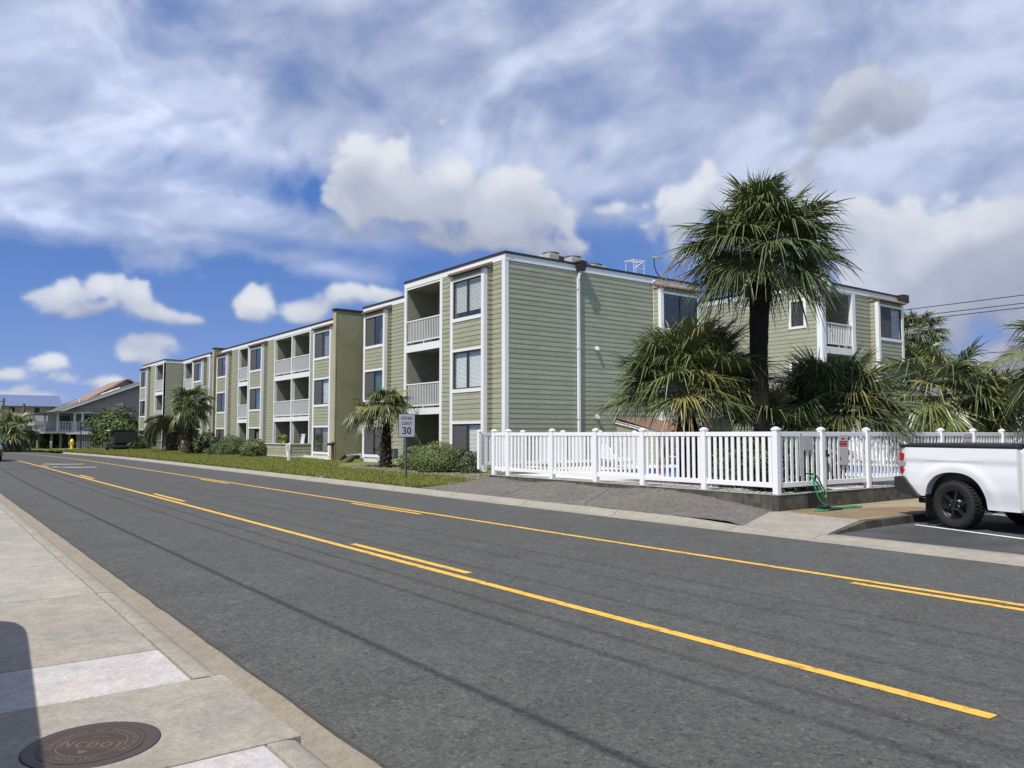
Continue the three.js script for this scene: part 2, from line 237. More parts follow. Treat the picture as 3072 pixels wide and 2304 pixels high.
// ---------------------------------------------------------------- the ground
const ox = (z) => z > -50 ? 0 : -0.0019 * (z + 50) * (z + 50);           // beyond 50 m the street bends away
function gridG(us, vs, fn, colour) {                                       // fn(u, v) -> [x, y, z]
  const p = [], uv = [], idx = [], col = [];
  for (const v of vs) for (const u of us) { const q = fn(u, v); p.push(...q); uv.push(q[0], -q[2]); if (colour) { const c = colour(q[0], q[2]); col.push(c[0], c[1], c[2]); } }
  const n = us.length; for (let j = 0; j + 1 < vs.length; j++) for (let i = 0; i + 1 < n; i++) { const a = j * n + i; idx.push(a, a + 1, a + n, a + 1, a + n + 1, a + n); }
  const g = new THREE.BufferGeometry(); g.setAttribute('position', new THREE.Float32BufferAttribute(p, 3)); g.setAttribute('uv', new THREE.Float32BufferAttribute(uv, 2)); if (colour) g.setAttribute('color', new THREE.Float32BufferAttribute(col, 3)); g.setIndex(idx); g.computeVertexNormals(); return g;
}
const range = (a, b, n) => Array.from({ length: n + 1 }, (_, i) => a + (b - a) * i / n);
struct('ground', gridG(range(-700, 700, 8), range(500, -900, 8), (x, z) => [x, -.14, z], () => [1.1, 1, .9]), M.grass);
// asphalt: blotches, paler wheel tracks and dark drips are on the surface itself
const asphTone = (x, z) => {
  const xx = x - ox(z); let v = 1 + .12 * (fbm(x * .5, 2, z * .22, 4) - .5) + .06 * (fbm(x * 2.3, 7, z * 1.1, 3) - .5);
  for (const c of [3.3, 9.55]) for (const s of [-.8, .8]) v += .035 * Math.exp(-((xx - c - s) ** 2) / .09);
  for (const c of [3.3, 9.55]) v -= .05 * Math.exp(-((xx - c) ** 2) / .08) * fbm(x, 4, z * .6, 3);
  return [v, v, v];
};
const zRoad = [...range(24, -40, 160), ...range(-40.5, -100, 100).slice(1), ...range(-102, -260, 60)];
const roadEdge = (z) => .03 * (fbm(1, 1, z * 1.9, 4) - .5) + .02 * (fbm(3, 1, z * 7, 2) - .5);
const road = struct('road', gridG(range(0, 1, 34), zRoad, (u, z) => [mix(1.84 + roadEdge(z), 10.84, u) + ox(z), 0.0, z], asphTone), M.asphalt);

// painted lines: each stroke its own piece lying on the road
function stroke(name, pts, w, mat, parent, y = .004) {
  const p = [], uv = [], idx = []; let run = pts[0][1] * 1.7; pts.forEach(([x, z], i) => { if (i) run += Math.hypot(x - pts[i - 1][0], z - pts[i - 1][1]); const a = pts[Math.max(0, i - 1)], b = pts[Math.min(pts.length - 1, i + 1)], dx = b[0] - a[0], dz = b[1] - a[1], l = Math.hypot(dx, dz), e = w / 2 * (1 + .05 * (hash(i, 5, 9) - .5)); p.push(x - dz / l * e, y, z + dx / l * e, x + dz / l * e, y, z - dx / l * e); uv.push(run, 0, run, w); if (i) idx.push(2 * i - 2, 2 * i - 1, 2 * i, 2 * i - 1, 2 * i + 1, 2 * i); });
  const g = new THREE.BufferGeometry(); g.setAttribute('position', new THREE.Float32BufferAttribute(p, 3)); g.setAttribute('uv', new THREE.Float32BufferAttribute(uv, 2)); g.setIndex(idx); g.computeVertexNormals(); return mesh(name, g, mat, parent);
}
const along = (x, z0, z1, n) => range(z0, z1, n).map((z) => [x + ox(z), z]);
stroke('lane_line', along(4.92, -2.05, -56, 90), .105, M.yellow, road);
stroke('lane_line', along(8.32, 22, -150, 160), .105, M.yellow, road);
for (let k = -3; k < 1; k++) stroke('lane_dash', along(5.13, -7.7 + k * 12.2 + 0, -10.75 + k * 12.2, 6), .105, M.yellow, road);
for (let k = -2; k < 3; k++) stroke('lane_dash', along(8.1, -1.6 + k * 12.3, -4.75 + k * 12.3, 6), .105, M.yellow, road);
// two arms of a turn arrow far down the middle lane
for (const [za, zb] of [[-49.4, 5.45], [-44.6, 5.3]]) { const g = []; for (let i = 0; i <= 10; i++) { const t = i / 10; g.push([zb + 1.75 * t, za + 1.3 * t + .35 * Math.sin(t * 3.14)]); } stroke('turn_arrow', g, .34, M.paintWhite, road); }

{ // grit on the road and the crumbled edge along the gutter
  const R = rng(51), gs = []; for (let i = 0; i < 220; i++) { const near = R() < .5, x = near ? 1.9 + Math.abs(R() + R() - 1) * .9 : 1.9 + R() * 8.8, z = -2.5 - Math.pow(R(), 1.6) * 30, s = .003 + .005 * R() * R(), g = new THREE.TetrahedronGeometry(s, 0); g.rotateY(R() * 6); g.translate(x, s * .3, z); gs.push(g); }
  stuff(mesh('grit', join(gs), M.kerb, road));
  const pts = range(6, -26, 200).map((z) => [1.855 + roadEdge(z) + .012 * (fbm(4, 2, z * 6, 3) - .5), z]); stroke('edge_crack', pts, .014, M.joint, road, .003);
}
// near side: gutter, rolled kerb, pavement slabs, drain slab with its cover
function extrudeZ(profile, z0, z1, n, tweak) {                          // profile [[x,y]..] swept along z
  const zs = range(z0, z1, n); return gridG(range(0, profile.length - 1, profile.length - 1), zs, (u, z) => { const q = profile[Math.round(u)]; return [q[0] + ox(z) + (tweak ? tweak(z, u) : 0), q[1], z]; });
}
{
  const pave = struct('pavement', gridG(range(-2.2, 1.42, 2), range(24, -70, 8), (x, z) => [x, .07, z]), M.joint);
  const js = [24, 21, 18, 15, 12, 9, 6, 3, 0, -1.5, -3.87, -5.14, -6.0, -8.43, -11.2, -13.9, -15.3, -18, -20.5, -23.5, -26.5, -29.5, -32.5, -36, -40, -44, -48, -54, -60, -70];
  for (let i = 0; i + 1 < js.length; i++) {
    const z0 = js[i] - .007, z1 = js[i + 1] + .007, drain = js[i] === -3.87;
    const mt = js[i] === -5.14 || js[i] === -1.5 ? M.concreteNew : (i % 3 ? M.concrete : M.concreteB), x1 = drain ? 1.585 : 1.395;
    const g = new RoundedBoxGeometry(x1 + 2.2, .1, z0 - z1, 2, .008), uv = g.attributes.uv, ps = g.attributes.position; for (let k = 0; k < uv.count; k++) uv.setXY(k, ps.getX(k) + i * 1.7, ps.getZ(k) + i * 2.3 + ps.getY(k));
    mesh('slab', g, drain ? M.concreteB : mt, pave, [(x1 - 2.2) / 2, .05 + .0015 * Math.sin(i * 2.1), (z0 + z1) / 2]);
  }
  // kerb stones with open joints, gutter pan beside them
  const kb = [[1.405, .0], [1.405, .098], [1.43, .1], [1.50, .099], [1.545, .088], [1.58, .06], [1.605, .025], [1.63, -.008], [1.67, -.028]];
  const zk = [24, 18, 12, 6, 3, 0, -3.87, -5.14, -8.43, -11.2, -13.9, -17, -20.5, -24, -28, -32, -38, -44, -52, -60];
  for (let i = 0; i + 1 < zk.length; i++) if (zk[i] !== -3.87) mesh('kerb_stone', extrudeZ(kb, zk[i] - .008, zk[i + 1] + .008, 12, (z, u) => u > 5 ? .012 * (fbm(2, 5, z * 2, 3) - .5) : 0), M.kerb, pave);
  mesh('gutter_pan', gridG([0, 1, 2, 3, 4], [...range(24, -26, 160), ...range(-28, -60, 16)], (u, z) => { const dip = .035 * Math.exp(-((z + 4.5) ** 2) / .5); return [[1.45, 1.66, 1.70, 1.80, 1.90][u] + (u > 3 ? 0 : .008 * (fbm(5, 5, z * 3, 3) - .5)), [-.03, -.03, -.026, -.008, -.004][u] - (u < 3 ? dip : 0), z]; }), M.gutter, pave);
  struct('yard', gridG([-30, -2.2], [30, -90], (x, z) => [x, .06, z], () => [1, 1, 1]), M.grass);
}
// cast iron drain cover
{
  const t = thing('drain_cover', 'round rusty iron drain cover with raised lettering set in the pavement slab', 'manhole', [.73, .1, -4.36]);
  const iron = S(.072, .055, .048, .55, { metalness: .3 });
  const lidM = printed(1024, 1024, (x, w, h) => {
    x.fillStyle = '#5d5148'; x.fillRect(0, 0, w, h); x.translate(w / 2, h / 2); x.fillStyle = '#8d8175'; x.strokeStyle = '#8d8175';
    for (const [r, l] of [[470, 10], [330, 16]]) { x.lineWidth = l; x.beginPath(); x.arc(0, 0, r, 0, 7); x.stroke(); }
    x.font = 'bold 92px sans-serif'; x.textAlign = 'center'; x.textBaseline = 'middle';
    const arc = (s, r, a0, a1, flip) => { for (let i = 0; i < s.length; i++) { const a = a0 + (a1 - a0) * (i + .5) / s.length; x.save(); x.rotate(a); x.translate(0, flip ? r : -r); x.fillText(s[i], 0, 0); x.restore(); } };
    arc('DEPARTMENT OF TRANSPORTATION', 398, -2.0, 2.0, false); arc('CAROLINA', 398, .62, -.62, true);
    x.font = 'bold 190px sans-serif'; x.save(); x.rotate(0); x.fillText('NCDOT', 0, 10); x.restore(); x.lineWidth = 9; x.beginPath(); x.moveTo(-310, 110); x.lineTo(310, 110); x.moveTo(-310, -100); x.lineTo(310, -100); x.stroke();
    x.font = 'bold 54px sans-serif'; x.fillText('NORTH', 0, -190); x.beginPath(); x.moveTo(-60, 170); x.lineTo(60, 170); x.lineTo(0, 270); x.fill();
  }, .6);
  lidM.metalness = .15; lidM.color = C(.5, .42, .38);
  const bump = lidM.map.clone(); bump.colorSpace = THREE.NoColorSpace; lidM.bumpMap = bump; lidM.bumpScale = .012;
  const ring = new THREE.LatheGeometry([[.242, .001], [.246, .005], [.293, .005], [.303, .003], [.305, -.02]].map((q) => new THREE.Vector2(...q)), 64);
  mesh('frame_ring', ring, iron, t, [.73, .1, -4.36]);
  const lid = new THREE.CircleGeometry(.24, 64); lid.rotateX(-Math.PI / 2); lid.rotateY(-.65); mesh('lid', lid, lidM, t, [.73, .1045, -4.36]);
}
// far side: kerb and gutter in cast lengths
{
  const far = struct('kerb', gridG([10.8, 11.2], [24, -100], (x, z) => [x, -.03, z]), M.joint);
  const full = [[10.76, .003], [10.95, .004], [11.0, .014], [11.06, .06], [11.11, .09], [11.17, .1], [11.27, .1], [11.27, -.05]];
  const low = [[10.76, .003], [10.95, .004], [11.02, .012], [11.1, .03], [11.18, .042], [11.26, .046], [11.46, .048], [11.46, -.05]];
  const cuts = [24, 20.9, 17.8, 14.7, 11.6, 8.5, 5.4, 2.3, -.8, -3.9, -7.05, -8.6, -11.4, -14.3, -17.4, -20.5, -23.6, -26.7, -29.8, -32.9, -36, -39.1, -42.2, -45.3, -48.4, -51.5, -56, -60, -65, -70, -76];
  for (let i = 0; i + 1 < cuts.length; i++) mesh('kerb_stone', gridG(range(0, 7, 7), range(cuts[i] - .006, cuts[i + 1] + .006, 12), (u, z) => { const k = sstep(-8.3, -10.2, z), q = Math.round(u); return [mix(low[q][0], full[q][0], k) + ox(z) + (q === 0 ? .05 * (fbm(9, 1, z * 2.2, 4) - .5) - .03 : 0), mix(low[q][1], full[q][1], k), z]; }), M.kerb, far);
}
// broken asphalt bank below the pool fence
const bankEnd = (x) => -8.5 - (x - 11.38) * .46;
const bankY = (x, z) => { const t = Math.min(1, Math.max(0, (x - 11.2) / 2.24)), n = .05 * (fbm(x * 1.2, 3, z * 1.2, 3) - .5) * t + .02 * (fbm(x * 5, 1, z * 5, 2) - .5); return mix(.045 + .05 * t, .098, sstep(bankEnd(x) - .02, bankEnd(x) - .5, z)) - .02 * sstep(bankEnd(x) - .1, bankEnd(x), z) + (.205 * Math.pow(t, 1.15) + .03 * Math.sin(z * 1.9) * t) * sstep(bankEnd(x) + .1, bankEnd(x) - 2.0, z) * sstep(-20.4, -18.6, z) + (.03 * t * sstep(bankEnd(x), bankEnd(x) - .6, z) + n * sstep(bankEnd(x), bankEnd(x) - .4, z)); };
{
  const bk = struct('asphalt_bank', gridG(range(0, 1, 44), range(0, 1, 200), (u, v) => { const x = 11.25 + 2.2 * u, z1 = bankEnd(x), z = mix(-20.2 + .7 * u + .3 * (fbm(u * 6, 3, 3, 2) - .5), z1, v); return [x, bankY(x, z), z]; }, (x, z) => { const v = .95 + .35 * (fbm(x * 1.4, 6, z * 1.4, 4) - .5) + .3 * (fbm(x * 9, 2, z * 9, 2) - .5); return [v, v, v]; }), M.bermAsphalt);
  const crack = (a, b, seed) => { const pts = []; for (let i = 0; i <= 22; i++) { const t = i / 22, w = .12 * (fbm(i * .35, seed, 1, 3) - .5); pts.push([mix(a[0], b[0], t) + w * .6, mix(a[1], b[1], t) + w]); } const m = stroke('crack', pts, .018, M.joint, bk, 0); const p = m.geometry.attributes.position; for (let i = 0; i < p.count; i++) p.setY(i, bankY(p.getX(i), p.getZ(i)) + .005); };
  crack([11.3, -15.6], [13.2, -16.6], 3); crack([11.3, -12.6], [13.3, -13.9], 8);
  // bits of broken shell and gravel on the bank
  const R = rng(21), gs = []; for (let i = 0; i < 45; i++) { const x = 11.5 + 1.9 * Math.pow(R(), .6), z = bankEnd(x) - .2 - Math.pow(R(), 1.7) * 6.5, s = .008 + .016 * R(); const g = new THREE.TetrahedronGeometry(s, 0); g.scale(1.5, .6, 1); g.rotateY(R() * 6); g.translate(x, bankY(x, z) + s * .4, z); gs.push(g); }
  for (let i = 0; i < 45; i++) { const x = 13.3 + .1 * R(), z = -18.8 + R() * 8, s = .012 + .02 * R(); const g = new THREE.TetrahedronGeometry(s, 0); g.scale(1.5, .6, 1); g.rotateY(R() * 6); g.translate(x, bankY(x, z) + s * .4, z); gs.push(g); }
  const m = mesh('shell_litter', join(gs), M.kerb, bk); stuff(m);
}
// concrete ramp and walk beside the pool wall, its kerb, and the parking lot
{
  const w = struct('walkway', quadG([[[11.28, .046, -8.6], [11.28, .046, -7.02], [13.24, .1, -7.58], [13.5, .1, -9.36]], [[11.28, .046, -8.6], [13.5, .1, -9.36], [13.3, .09, -9.5], [11.4, .05, -8.72]]]), M.concreteB);
  mesh('slab', quadG([[[13.245, .1, -7.585], [15.6, .1, -7.585], [15.6, .1, -9.34], [13.505, .1, -9.34]]]), M.walk, w);
  mesh('slab', quadG([[[15.612, .1, -7.585], [19.2, .1, -7.585], [19.2, .1, -9.34], [15.612, .1, -9.34]]]), M.walk, w);
  mesh('slab', quadG([[[19.212, .1, -7.585], [26, .1, -7.585], [26, .1, -9.34], [19.212, .1, -9.34]]]), M.walk, w);
  const wet = [[13.62, -9.2], [13.9, -9.33], [14.6, -9.1], [15.3, -8.75], [16.2, -8.5], [16.6, -8.2], [16.3, -7.7], [15.2, -7.62], [14.2, -7.68], [13.45, -7.75], [13.3, -8.0], [13.42, -8.6], [13.5, -8.9]];
  const wp = []; wet.forEach((p, i) => { const q = wet[(i + 1) % wet.length]; for (let k = 0; k < 6; k++) { const t = k / 6; wp.push([mix(p[0], q[0], t) + .05 * (hash(i, k, 3) - .5), mix(p[1], q[1], t) + .05 * (hash(i, k, 4) - .5)]); } });
  mesh('damp_stain', prism(wp, 'y', .098, .104), M.walkWet, w);
  mesh('kerb_edge', prism([[13.22, -7.58], [26, -7.58], [26, -7.45], [13.24, -7.45]], 'y', -.06, .097), M.stainWall, w);
  mesh('kerb_edge', quadG([[[11.3, .05, -7.0], [13.24, .1, -7.57], [13.26, .098, -7.45], [11.3, .048, -6.95]], [[11.3, .048, -6.95], [13.26, .098, -7.45], [13.26, -.06, -7.43], [11.3, -.02, -6.94]]]), M.stainWall, w);
  const lotY = (x) => mix(.034, -.03, sstep(11.4, 13.2, x));
  const lot = struct('parking_lot', gridG(range(11.44, 30, 60), range(-7.4, 20, 60), (x, z) => [x, lotY(x), x < 13.3 ? Math.max(z, -7.0 - (x - 11.4) * .24) : z], (x, z) => { const s = sstep(.5, .72, fbm(x * .9, 2, z * 3.0, 4)), v = .8 + .55 * s + .3 * (fbm(x * 3, 1, z * 3, 3) - .5); return [v, v, v]; }), M.lotAsphalt);
  stroke('stall_line', range(0, 1, 10).map((t) => [mix(14.42, 12.75, t), mix(-7.2, -1.7, t)]), .1, M.paintWhite, lot, -.025);
  stroke('stall_line', range(0, 1, 10).map((t) => [mix(17.6, 15.95, t), mix(-7.2, -1.7, t)]), .1, M.paintWhite, lot, -.025);
}
// lawn between kerb and building, with bare and shelly beds
const vergeY = (x, z) => .1 + .09 * sstep(11.3, 16.5, x - ox(z)) + .03 * (fbm(x * .4, 1, z * .4, 3) - .5);
const lawnFar = (z) => 60;
struct('lawn', gridG([0, .04, .08, ...range(.12, 1, 26)], [...range(-19.4, -50, 80), ...range(-51, -110, 50)], (u, z) => { const x = mix(11.26, 34, u * u * .75 + u * .25) + ox(z) * (1 - u); return [x, vergeY(x, z), z]; }, (x, z) => { const d = fbm(x * .55, 4, z * .35, 4), e = fbm(x * 2.4, 8, z * 2.4, 3), edge = Math.exp(-((x - 11.26 - ox(z)) ** 2) / .05), k = sstep(.56, .8, d * .6 + e * .4) * .55 + edge * .5; return [mix(1, 2.3, k), mix(1, 1.45, k), mix(1, 2.4, k)]; }), M.grass);
const shellEdge = [[13.75, -19.6], [13.9, -20.6], [14.6, -21.8], [14.75, -24.2], [14.45, -26.5], [14.2, -29.2], [14.7, -31.8], [16.2, -33.4], [18.2, -35.5], [18.4, -40.3], [19.4, -40.3], [19.4, -24], [17.4, -19.6]];
{
  const pts = []; shellEdge.forEach((p, i) => { const q = shellEdge[(i + 1) % shellEdge.length]; for (let k = 0; k < 14; k++) { const t = k / 14; pts.push([mix(p[0], q[0], t) + .14 * (fbm(i * 3 + t * 5, 2, 1, 3) - .5), mix(p[1], q[1], t) + .3 * (fbm(i * 3 + t * 5, 7, 1, 3) - .5)]); } });
  const bed = struct('shell_bed', prism(pts, 'y', .1, .185), M.shells);
  const R = rng(31), gs = []; for (let i = 0; i < 2200; i++) { const x = 13.4 + 4 * R(), z = -19.0 - 14 * R(); if (x < 13.9 + .3 * Math.sin(z) && z < -20.5) continue; if (x < 14.6 && z < -21 && R() < .6) continue; const s = .02 + .035 * R(), g = new THREE.TetrahedronGeometry(s, 0); g.scale(1.6, .7, 1.1); g.rotateY(R() * 6); g.rotateX(R()); g.translate(x, .185 + s * .2, z); gs.push(g); }
  stuff(mesh('shell_litter', join(gs), M.shells, bed));
  const mul = []; for (let i = 0; i < 40; i++) { const a = i / 40 * 6.283; mul.push([15.3 + 1.5 * Math.cos(a) * (1 + .2 * Math.sin(3 * a)), -60.5 + 6.5 * Math.sin(a) * (1 + .1 * Math.sin(5 * a))]); }
  struct('mulch_bed', prism(mul, 'y', .1, .225), M.mulch);
}
// grass blades
{
  const tri = [], R0 = rng(3); for (let b = 0; b < 6; b++) { const a = R0() * 6.283, l = .05 + .05 * R0(), w = .006, ox_ = .02 * (R0() - .5), oz = .02 * (R0() - .5), dx = Math.cos(a), dz = Math.sin(a); tri.push(ox_ - dz * w, 0, oz + dx * w, ox_ + dz * w, 0, oz - dx * w, ox_ + dx * l * .6, l, oz + dz * l * .6); }
  const g = new THREE.BufferGeometry(); g.setAttribute('position', new THREE.Float32BufferAttribute(tri, 3)); g.computeVertexNormals();
  const R = rng(5), list = []; const inBed = (x, z) => z > -41 && x > mix(13.5, 14.35, sstep(-19, -22, z)) + (z < -32 ? (-32 - z) * .55 : 0);
  for (let i = 0; i < 90000 && list.length < 46000; i++) { const t = Math.pow(R(), 1.5), z = -19.5 - t * 62, x = 11.22 + R() * 6 + ox(z); if (inBed(x, z)) continue; const d = fbm(x * .55, 4, z * .35, 4), e = fbm(x * 2.4, 8, z * 2.4, 3); if (R() < sstep(.56, .8, d * .6 + e * .4) * .8) continue; list.push([x, vergeY(x, z), z, R(), .7 + .8 * R() + t * 1.2]); }
  const im = new THREE.InstancedMesh(g, S(.17, .21, .05, .9), list.length); im.name = 'grass_blades'; const m4 = new THREE.Matrix4(), q = new THREE.Quaternion(), c = new THREE.Color();
  list.forEach(([x, y, z, r, s], i) => { q.setFromAxisAngle(new THREE.Vector3(0, 1, 0), r * 6.28); m4.compose(new THREE.Vector3(x, y - .005, z), q, new THREE.Vector3(s, s, s)); im.setMatrixAt(i, m4); const v = .75 + .5 * hash(i, 1, 2), w = hash(i, 2, 2); im.setColorAt(i, c.setRGB(v * (.85 + .5 * w), v, v * (.7 + .3 * w))); });
  im.castShadow = im.receiveShadow = true; im.userData = { kind: 'stuff', label: 'short green grass growing on the roadside lawn', category: 'grass' }; scene.add(im);
}

// ---------------------------------------------------------------- the apartment blocks
// a wall frame: s runs along the wall, n out of it
const front = (x) => ({ at: (s, n) => [x - n, -s], turn: -Math.PI / 2 });       // faces the road (-x); s = -z
const side = (z) => ({ at: (s, n) => [s, z + n], turn: 0 });                       // faces +z; s = x
const sideL = (x) => ({ at: (s, n) => [x - n, s], turn: -Math.PI / 2 });           // faces -x; s = z
function fbox(F, s0, s1, y0, y1, n0, n1) { const a = F.at(s0, n0), b = F.at(s1, n1); return [Math.min(a[0], b[0]), Math.max(a[0], b[0]), y0, y1, Math.min(a[1], b[1]), Math.max(a[1], b[1])]; }
const FB = (name, mat, parent, F, s0, s1, y0, y1, n0, n1) => B(name, mat, parent, ...fbox(F, s0, s1, y0, y1, n0, n1));
const fg = (F, s0, s1, y0, y1, n0, n1) => bxg(...fbox(F, s0, s1, y0, y1, n0, n1));
const LAP = .1885, boardCache = new Map();
function boardG(L, h, v) {
  const k = L.toFixed(2) + h.toFixed(3) + v; let g = boardCache.get(k); if (g) return g;
  const a = -L / 2, b = L / 2, t = .022, u = .008; g = quadG([[[a, 0, t], [b, 0, t], [b, h, u], [a, h, u]], [[a, 0, 0], [b, 0, 0], [b, 0, t], [a, 0, t]], [[a, 0, 0], [a, 0, t], [a, h, u], [a, h, 0]], [[b, 0, t], [b, 0, 0], [b, h, 0], [b, h, u]]]);
  const uv = g.attributes.uv; for (let i = 0; i < uv.count; i++) uv.setXY(i, uv.getX(i) + v * 1.37, uv.getY(i) + v * .71); boardCache.set(k, g); return g;
}
let boardSeed = 1;
function siding(parent, F, s0, s1, y0, y1, each, name = 'siding_board', n = 0, tones = sidingTones) {
  const L = Math.abs(s1 - s0), list = []; if (L < .04) return;
  for (let k = Math.floor((y0 - .13) / LAP); ; k++) {
    let b = .13 + k * LAP, t = b + LAP; if (b >= y1 - .01) break; b = Math.max(b, y0); t = Math.min(t, y1); if (t - b < .03) continue;
    list.push([b, t - b]);
  }
  const c = F.at((s0 + s1) / 2, n), gs = [];
  for (const [b, h] of list) {
    const v = ++boardSeed % 3;
    if (each) { const m = mesh(name, boardG(L, h, v), tones[(boardSeed * 7 + (boardSeed >> 2)) % tones.length], parent, [c[0], b, c[1]]); m.rotation.y = F.turn; }
    else { const g = boardG(L, h, v).clone(); g.rotateY(F.turn); g.translate(c[0], b, c[1]); gs.push(g); }
  }
  if (!each && gs.length) stuff(mesh('siding', join(gs), tones[boardSeed % tones.length], parent));
}
// a two-light sliding window in a niche of depth dp: frame, panes, blind, near-black panel painted as interior darkness behind
function slider(parent, F, s0, s1, y0, y1, n, o = {}) {
  const f = .045, m = (s0 + s1) / 2, w = mesh('window', join([fg(F, s0, s1, y0, y0 + f, n - .08, n - .02), fg(F, s0, s1, y1 - f, y1, n - .08, n - .02), fg(F, s0, s0 + f, y0 + f, y1 - f, n - .08, n - .02), fg(F, s1 - f, s1, y0 + f, y1 - f, n - .08, n - .02), fg(F, m - .035, m + .035, y0 + f, y1 - f, n - .085, n - .025)]), M.bronze, parent);
  FB('pane', M.glass, w, F, s0 + f, m - .035, y0 + f, y1 - f, n - .052, n - .048); FB('pane', M.glass, w, F, m + .035, s1 - f, y0 + f, y1 - f, n - .06, n - .056);
  const dp = o.dp ?? .36; FB('painted_room_dark', M.painted_room_dark, w, F, s0, s1, y0, y1, n - dp, n - dp + .02);
  const bl = (a, b, top, open) => { const gs = []; for (let y = y1 - f - .03; y > y0 + f + (1 - top) * (y1 - y0); y -= .05) { const g = boxG(Math.abs(b - a) - .03, .003, .046).clone(); g.rotateX(open); g.rotateY(F.turn); const p = F.at((a + b) / 2, n - .14); g.translate(p[0], y, p[1]); gs.push(g); } if (gs.length) mesh('blind', join(gs), o.bm ?? M.blind, w); };
  const sheet = (a, b, mat) => { const gs = []; const k = Math.max(4, Math.round(Math.abs(b - a) / .09)); for (let i = 0; i < k; i++) { const u0 = mix(a, b, i / k), u1 = mix(a, b, (i + 1) / k), d = i % 2 ? .03 : 0; gs.push(fg(F, u0, u1, y0 + f, y1 - f, n - .17 - d, n - .15 - d)); } mesh('curtain', join(gs), mat, w); };
  if (o.blinds) bl(s0 + f, s1 - f, o.blinds, o.open ?? .5);
  if (o.half) bl(...(o.half === 1 ? [s0 + f, m] : [m, s1 - f]), 1, 1.1);
  if (o.drape) sheet(...(o.side === 1 ? [s0 + f, m] : o.side === 2 ? [m, s1 - f] : [s0 + f, s1 - f]), o.drape);
  if (o.screen) FB('insect_screen', M.screen, w, F, ...(o.screen === 1 ? [s0 + f, m - .03] : [m + .03, s1 - f]), y0 + f, y1 - f, n - .035, n - .033);
  return w;
}
const WIN = [[.56, 2.0], [3.37, 4.85], [6.19, 7.68]], RIM = [[2.45, 2.73], [5.23, 5.54]], RAIL = [[2.82, 3.82], [5.66, 6.64]], TOP = 8.47;
// a window bay standing out from the wall by d
function bay(parent, F, s0, s1, d, looks, each, gy = .12) {
  for (const s of [s0, s1]) { const q = s === s0 ? 1 : -1; FB('corner_trim', M.white, parent, F, s - q * .015, s + q * .165, gy, 7.97, d - .15, d + .018); FB('bay_wall', sidingTones[1], parent, F, s + q * .002, s + q * .06, gy, 7.97, .001, d - .15); }
  let y = gy; const a = s0 + .165, b = s1 - .165;
  const spans = [];
  WIN.forEach(([w0, w1], i) => { spans.push([y, w0 - .14]); FB('sill_trim', M.white, parent, F, a, b, w0 - .14, w0, .02, d + .012); FB('head_trim', M.white, parent, F, a, b, w1, w1 + .1, .02, d + .012); slider(parent, F, a, b, w0, w1, d, { dp: d - .02, ...looks[i] }); y = w1 + .1; });
  spans.push([y, 7.97]);
  for (const [u, v] of spans) { FB('bay_panel', sidingTones[2], parent, F, a, b, u, v, .02, d - .03); siding(parent, F, a, b, u, v, each, 'siding_board', d - .03); }
  // sheet metal roof with standing seams
  const e = .13, rf = []; const P = (s, n, y_) => { const q = F.at(s, n); return [q[0], y_, q[1]]; }, l = s0 - .06, r = s1 + .06;
  rf.push([P(l, -.02, 8.2), P(r, -.02, 8.2), P(r, d + e, 7.99), P(l, d + e, 7.99)], [P(l, d + e, 7.99), P(r, d + e, 7.99), P(r, d + e, 7.94), P(l, d + e, 7.94)], [P(l, -.02, 8.2), P(l, d + e, 7.99), P(l, d + e, 7.94), P(l, -.02, 8.13)], [P(r, -.02, 8.2), P(r, d + e, 7.99), P(r, d + e, 7.94), P(r, -.02, 8.13)], [P(l, -.02, 8.13), P(r, -.02, 8.13), P(r, d + e, 7.94), P(l, d + e, 7.94)]);
  const roof = mesh('bay_roof', quadG(rf), M.brownRoof, parent); for (let k = 0; k <= 6; k++) mesh('seam', stick(P(mix(l + .03, r - .03, k / 6), -.02, 8.215), P(mix(l + .03, r - .03, k / 6), d + e, 8.01), .025, .035), M.brownRoof, roof);
  FB('eave_trim', M.capBlack, parent, F, l, r, 7.925, 7.945, .02, d + e + .015);
}
// siding on the two cheeks of a bay on a front wall at x
function cheeks(parent, F, s0, s1, d, each, isSide) {
  const c0 = F.at(s0, 0);
  if (isSide) siding(parent, sideL(s0), F.at(0, 0)[1] + .001, F.at(0, d - .15)[1], .12, 8.1, each, 'siding_board', 0);
  else siding(parent, side(-s0), c0[0] - d + .15, c0[0] - .001, .12, 8.1, each, 'siding_board', 0);
}
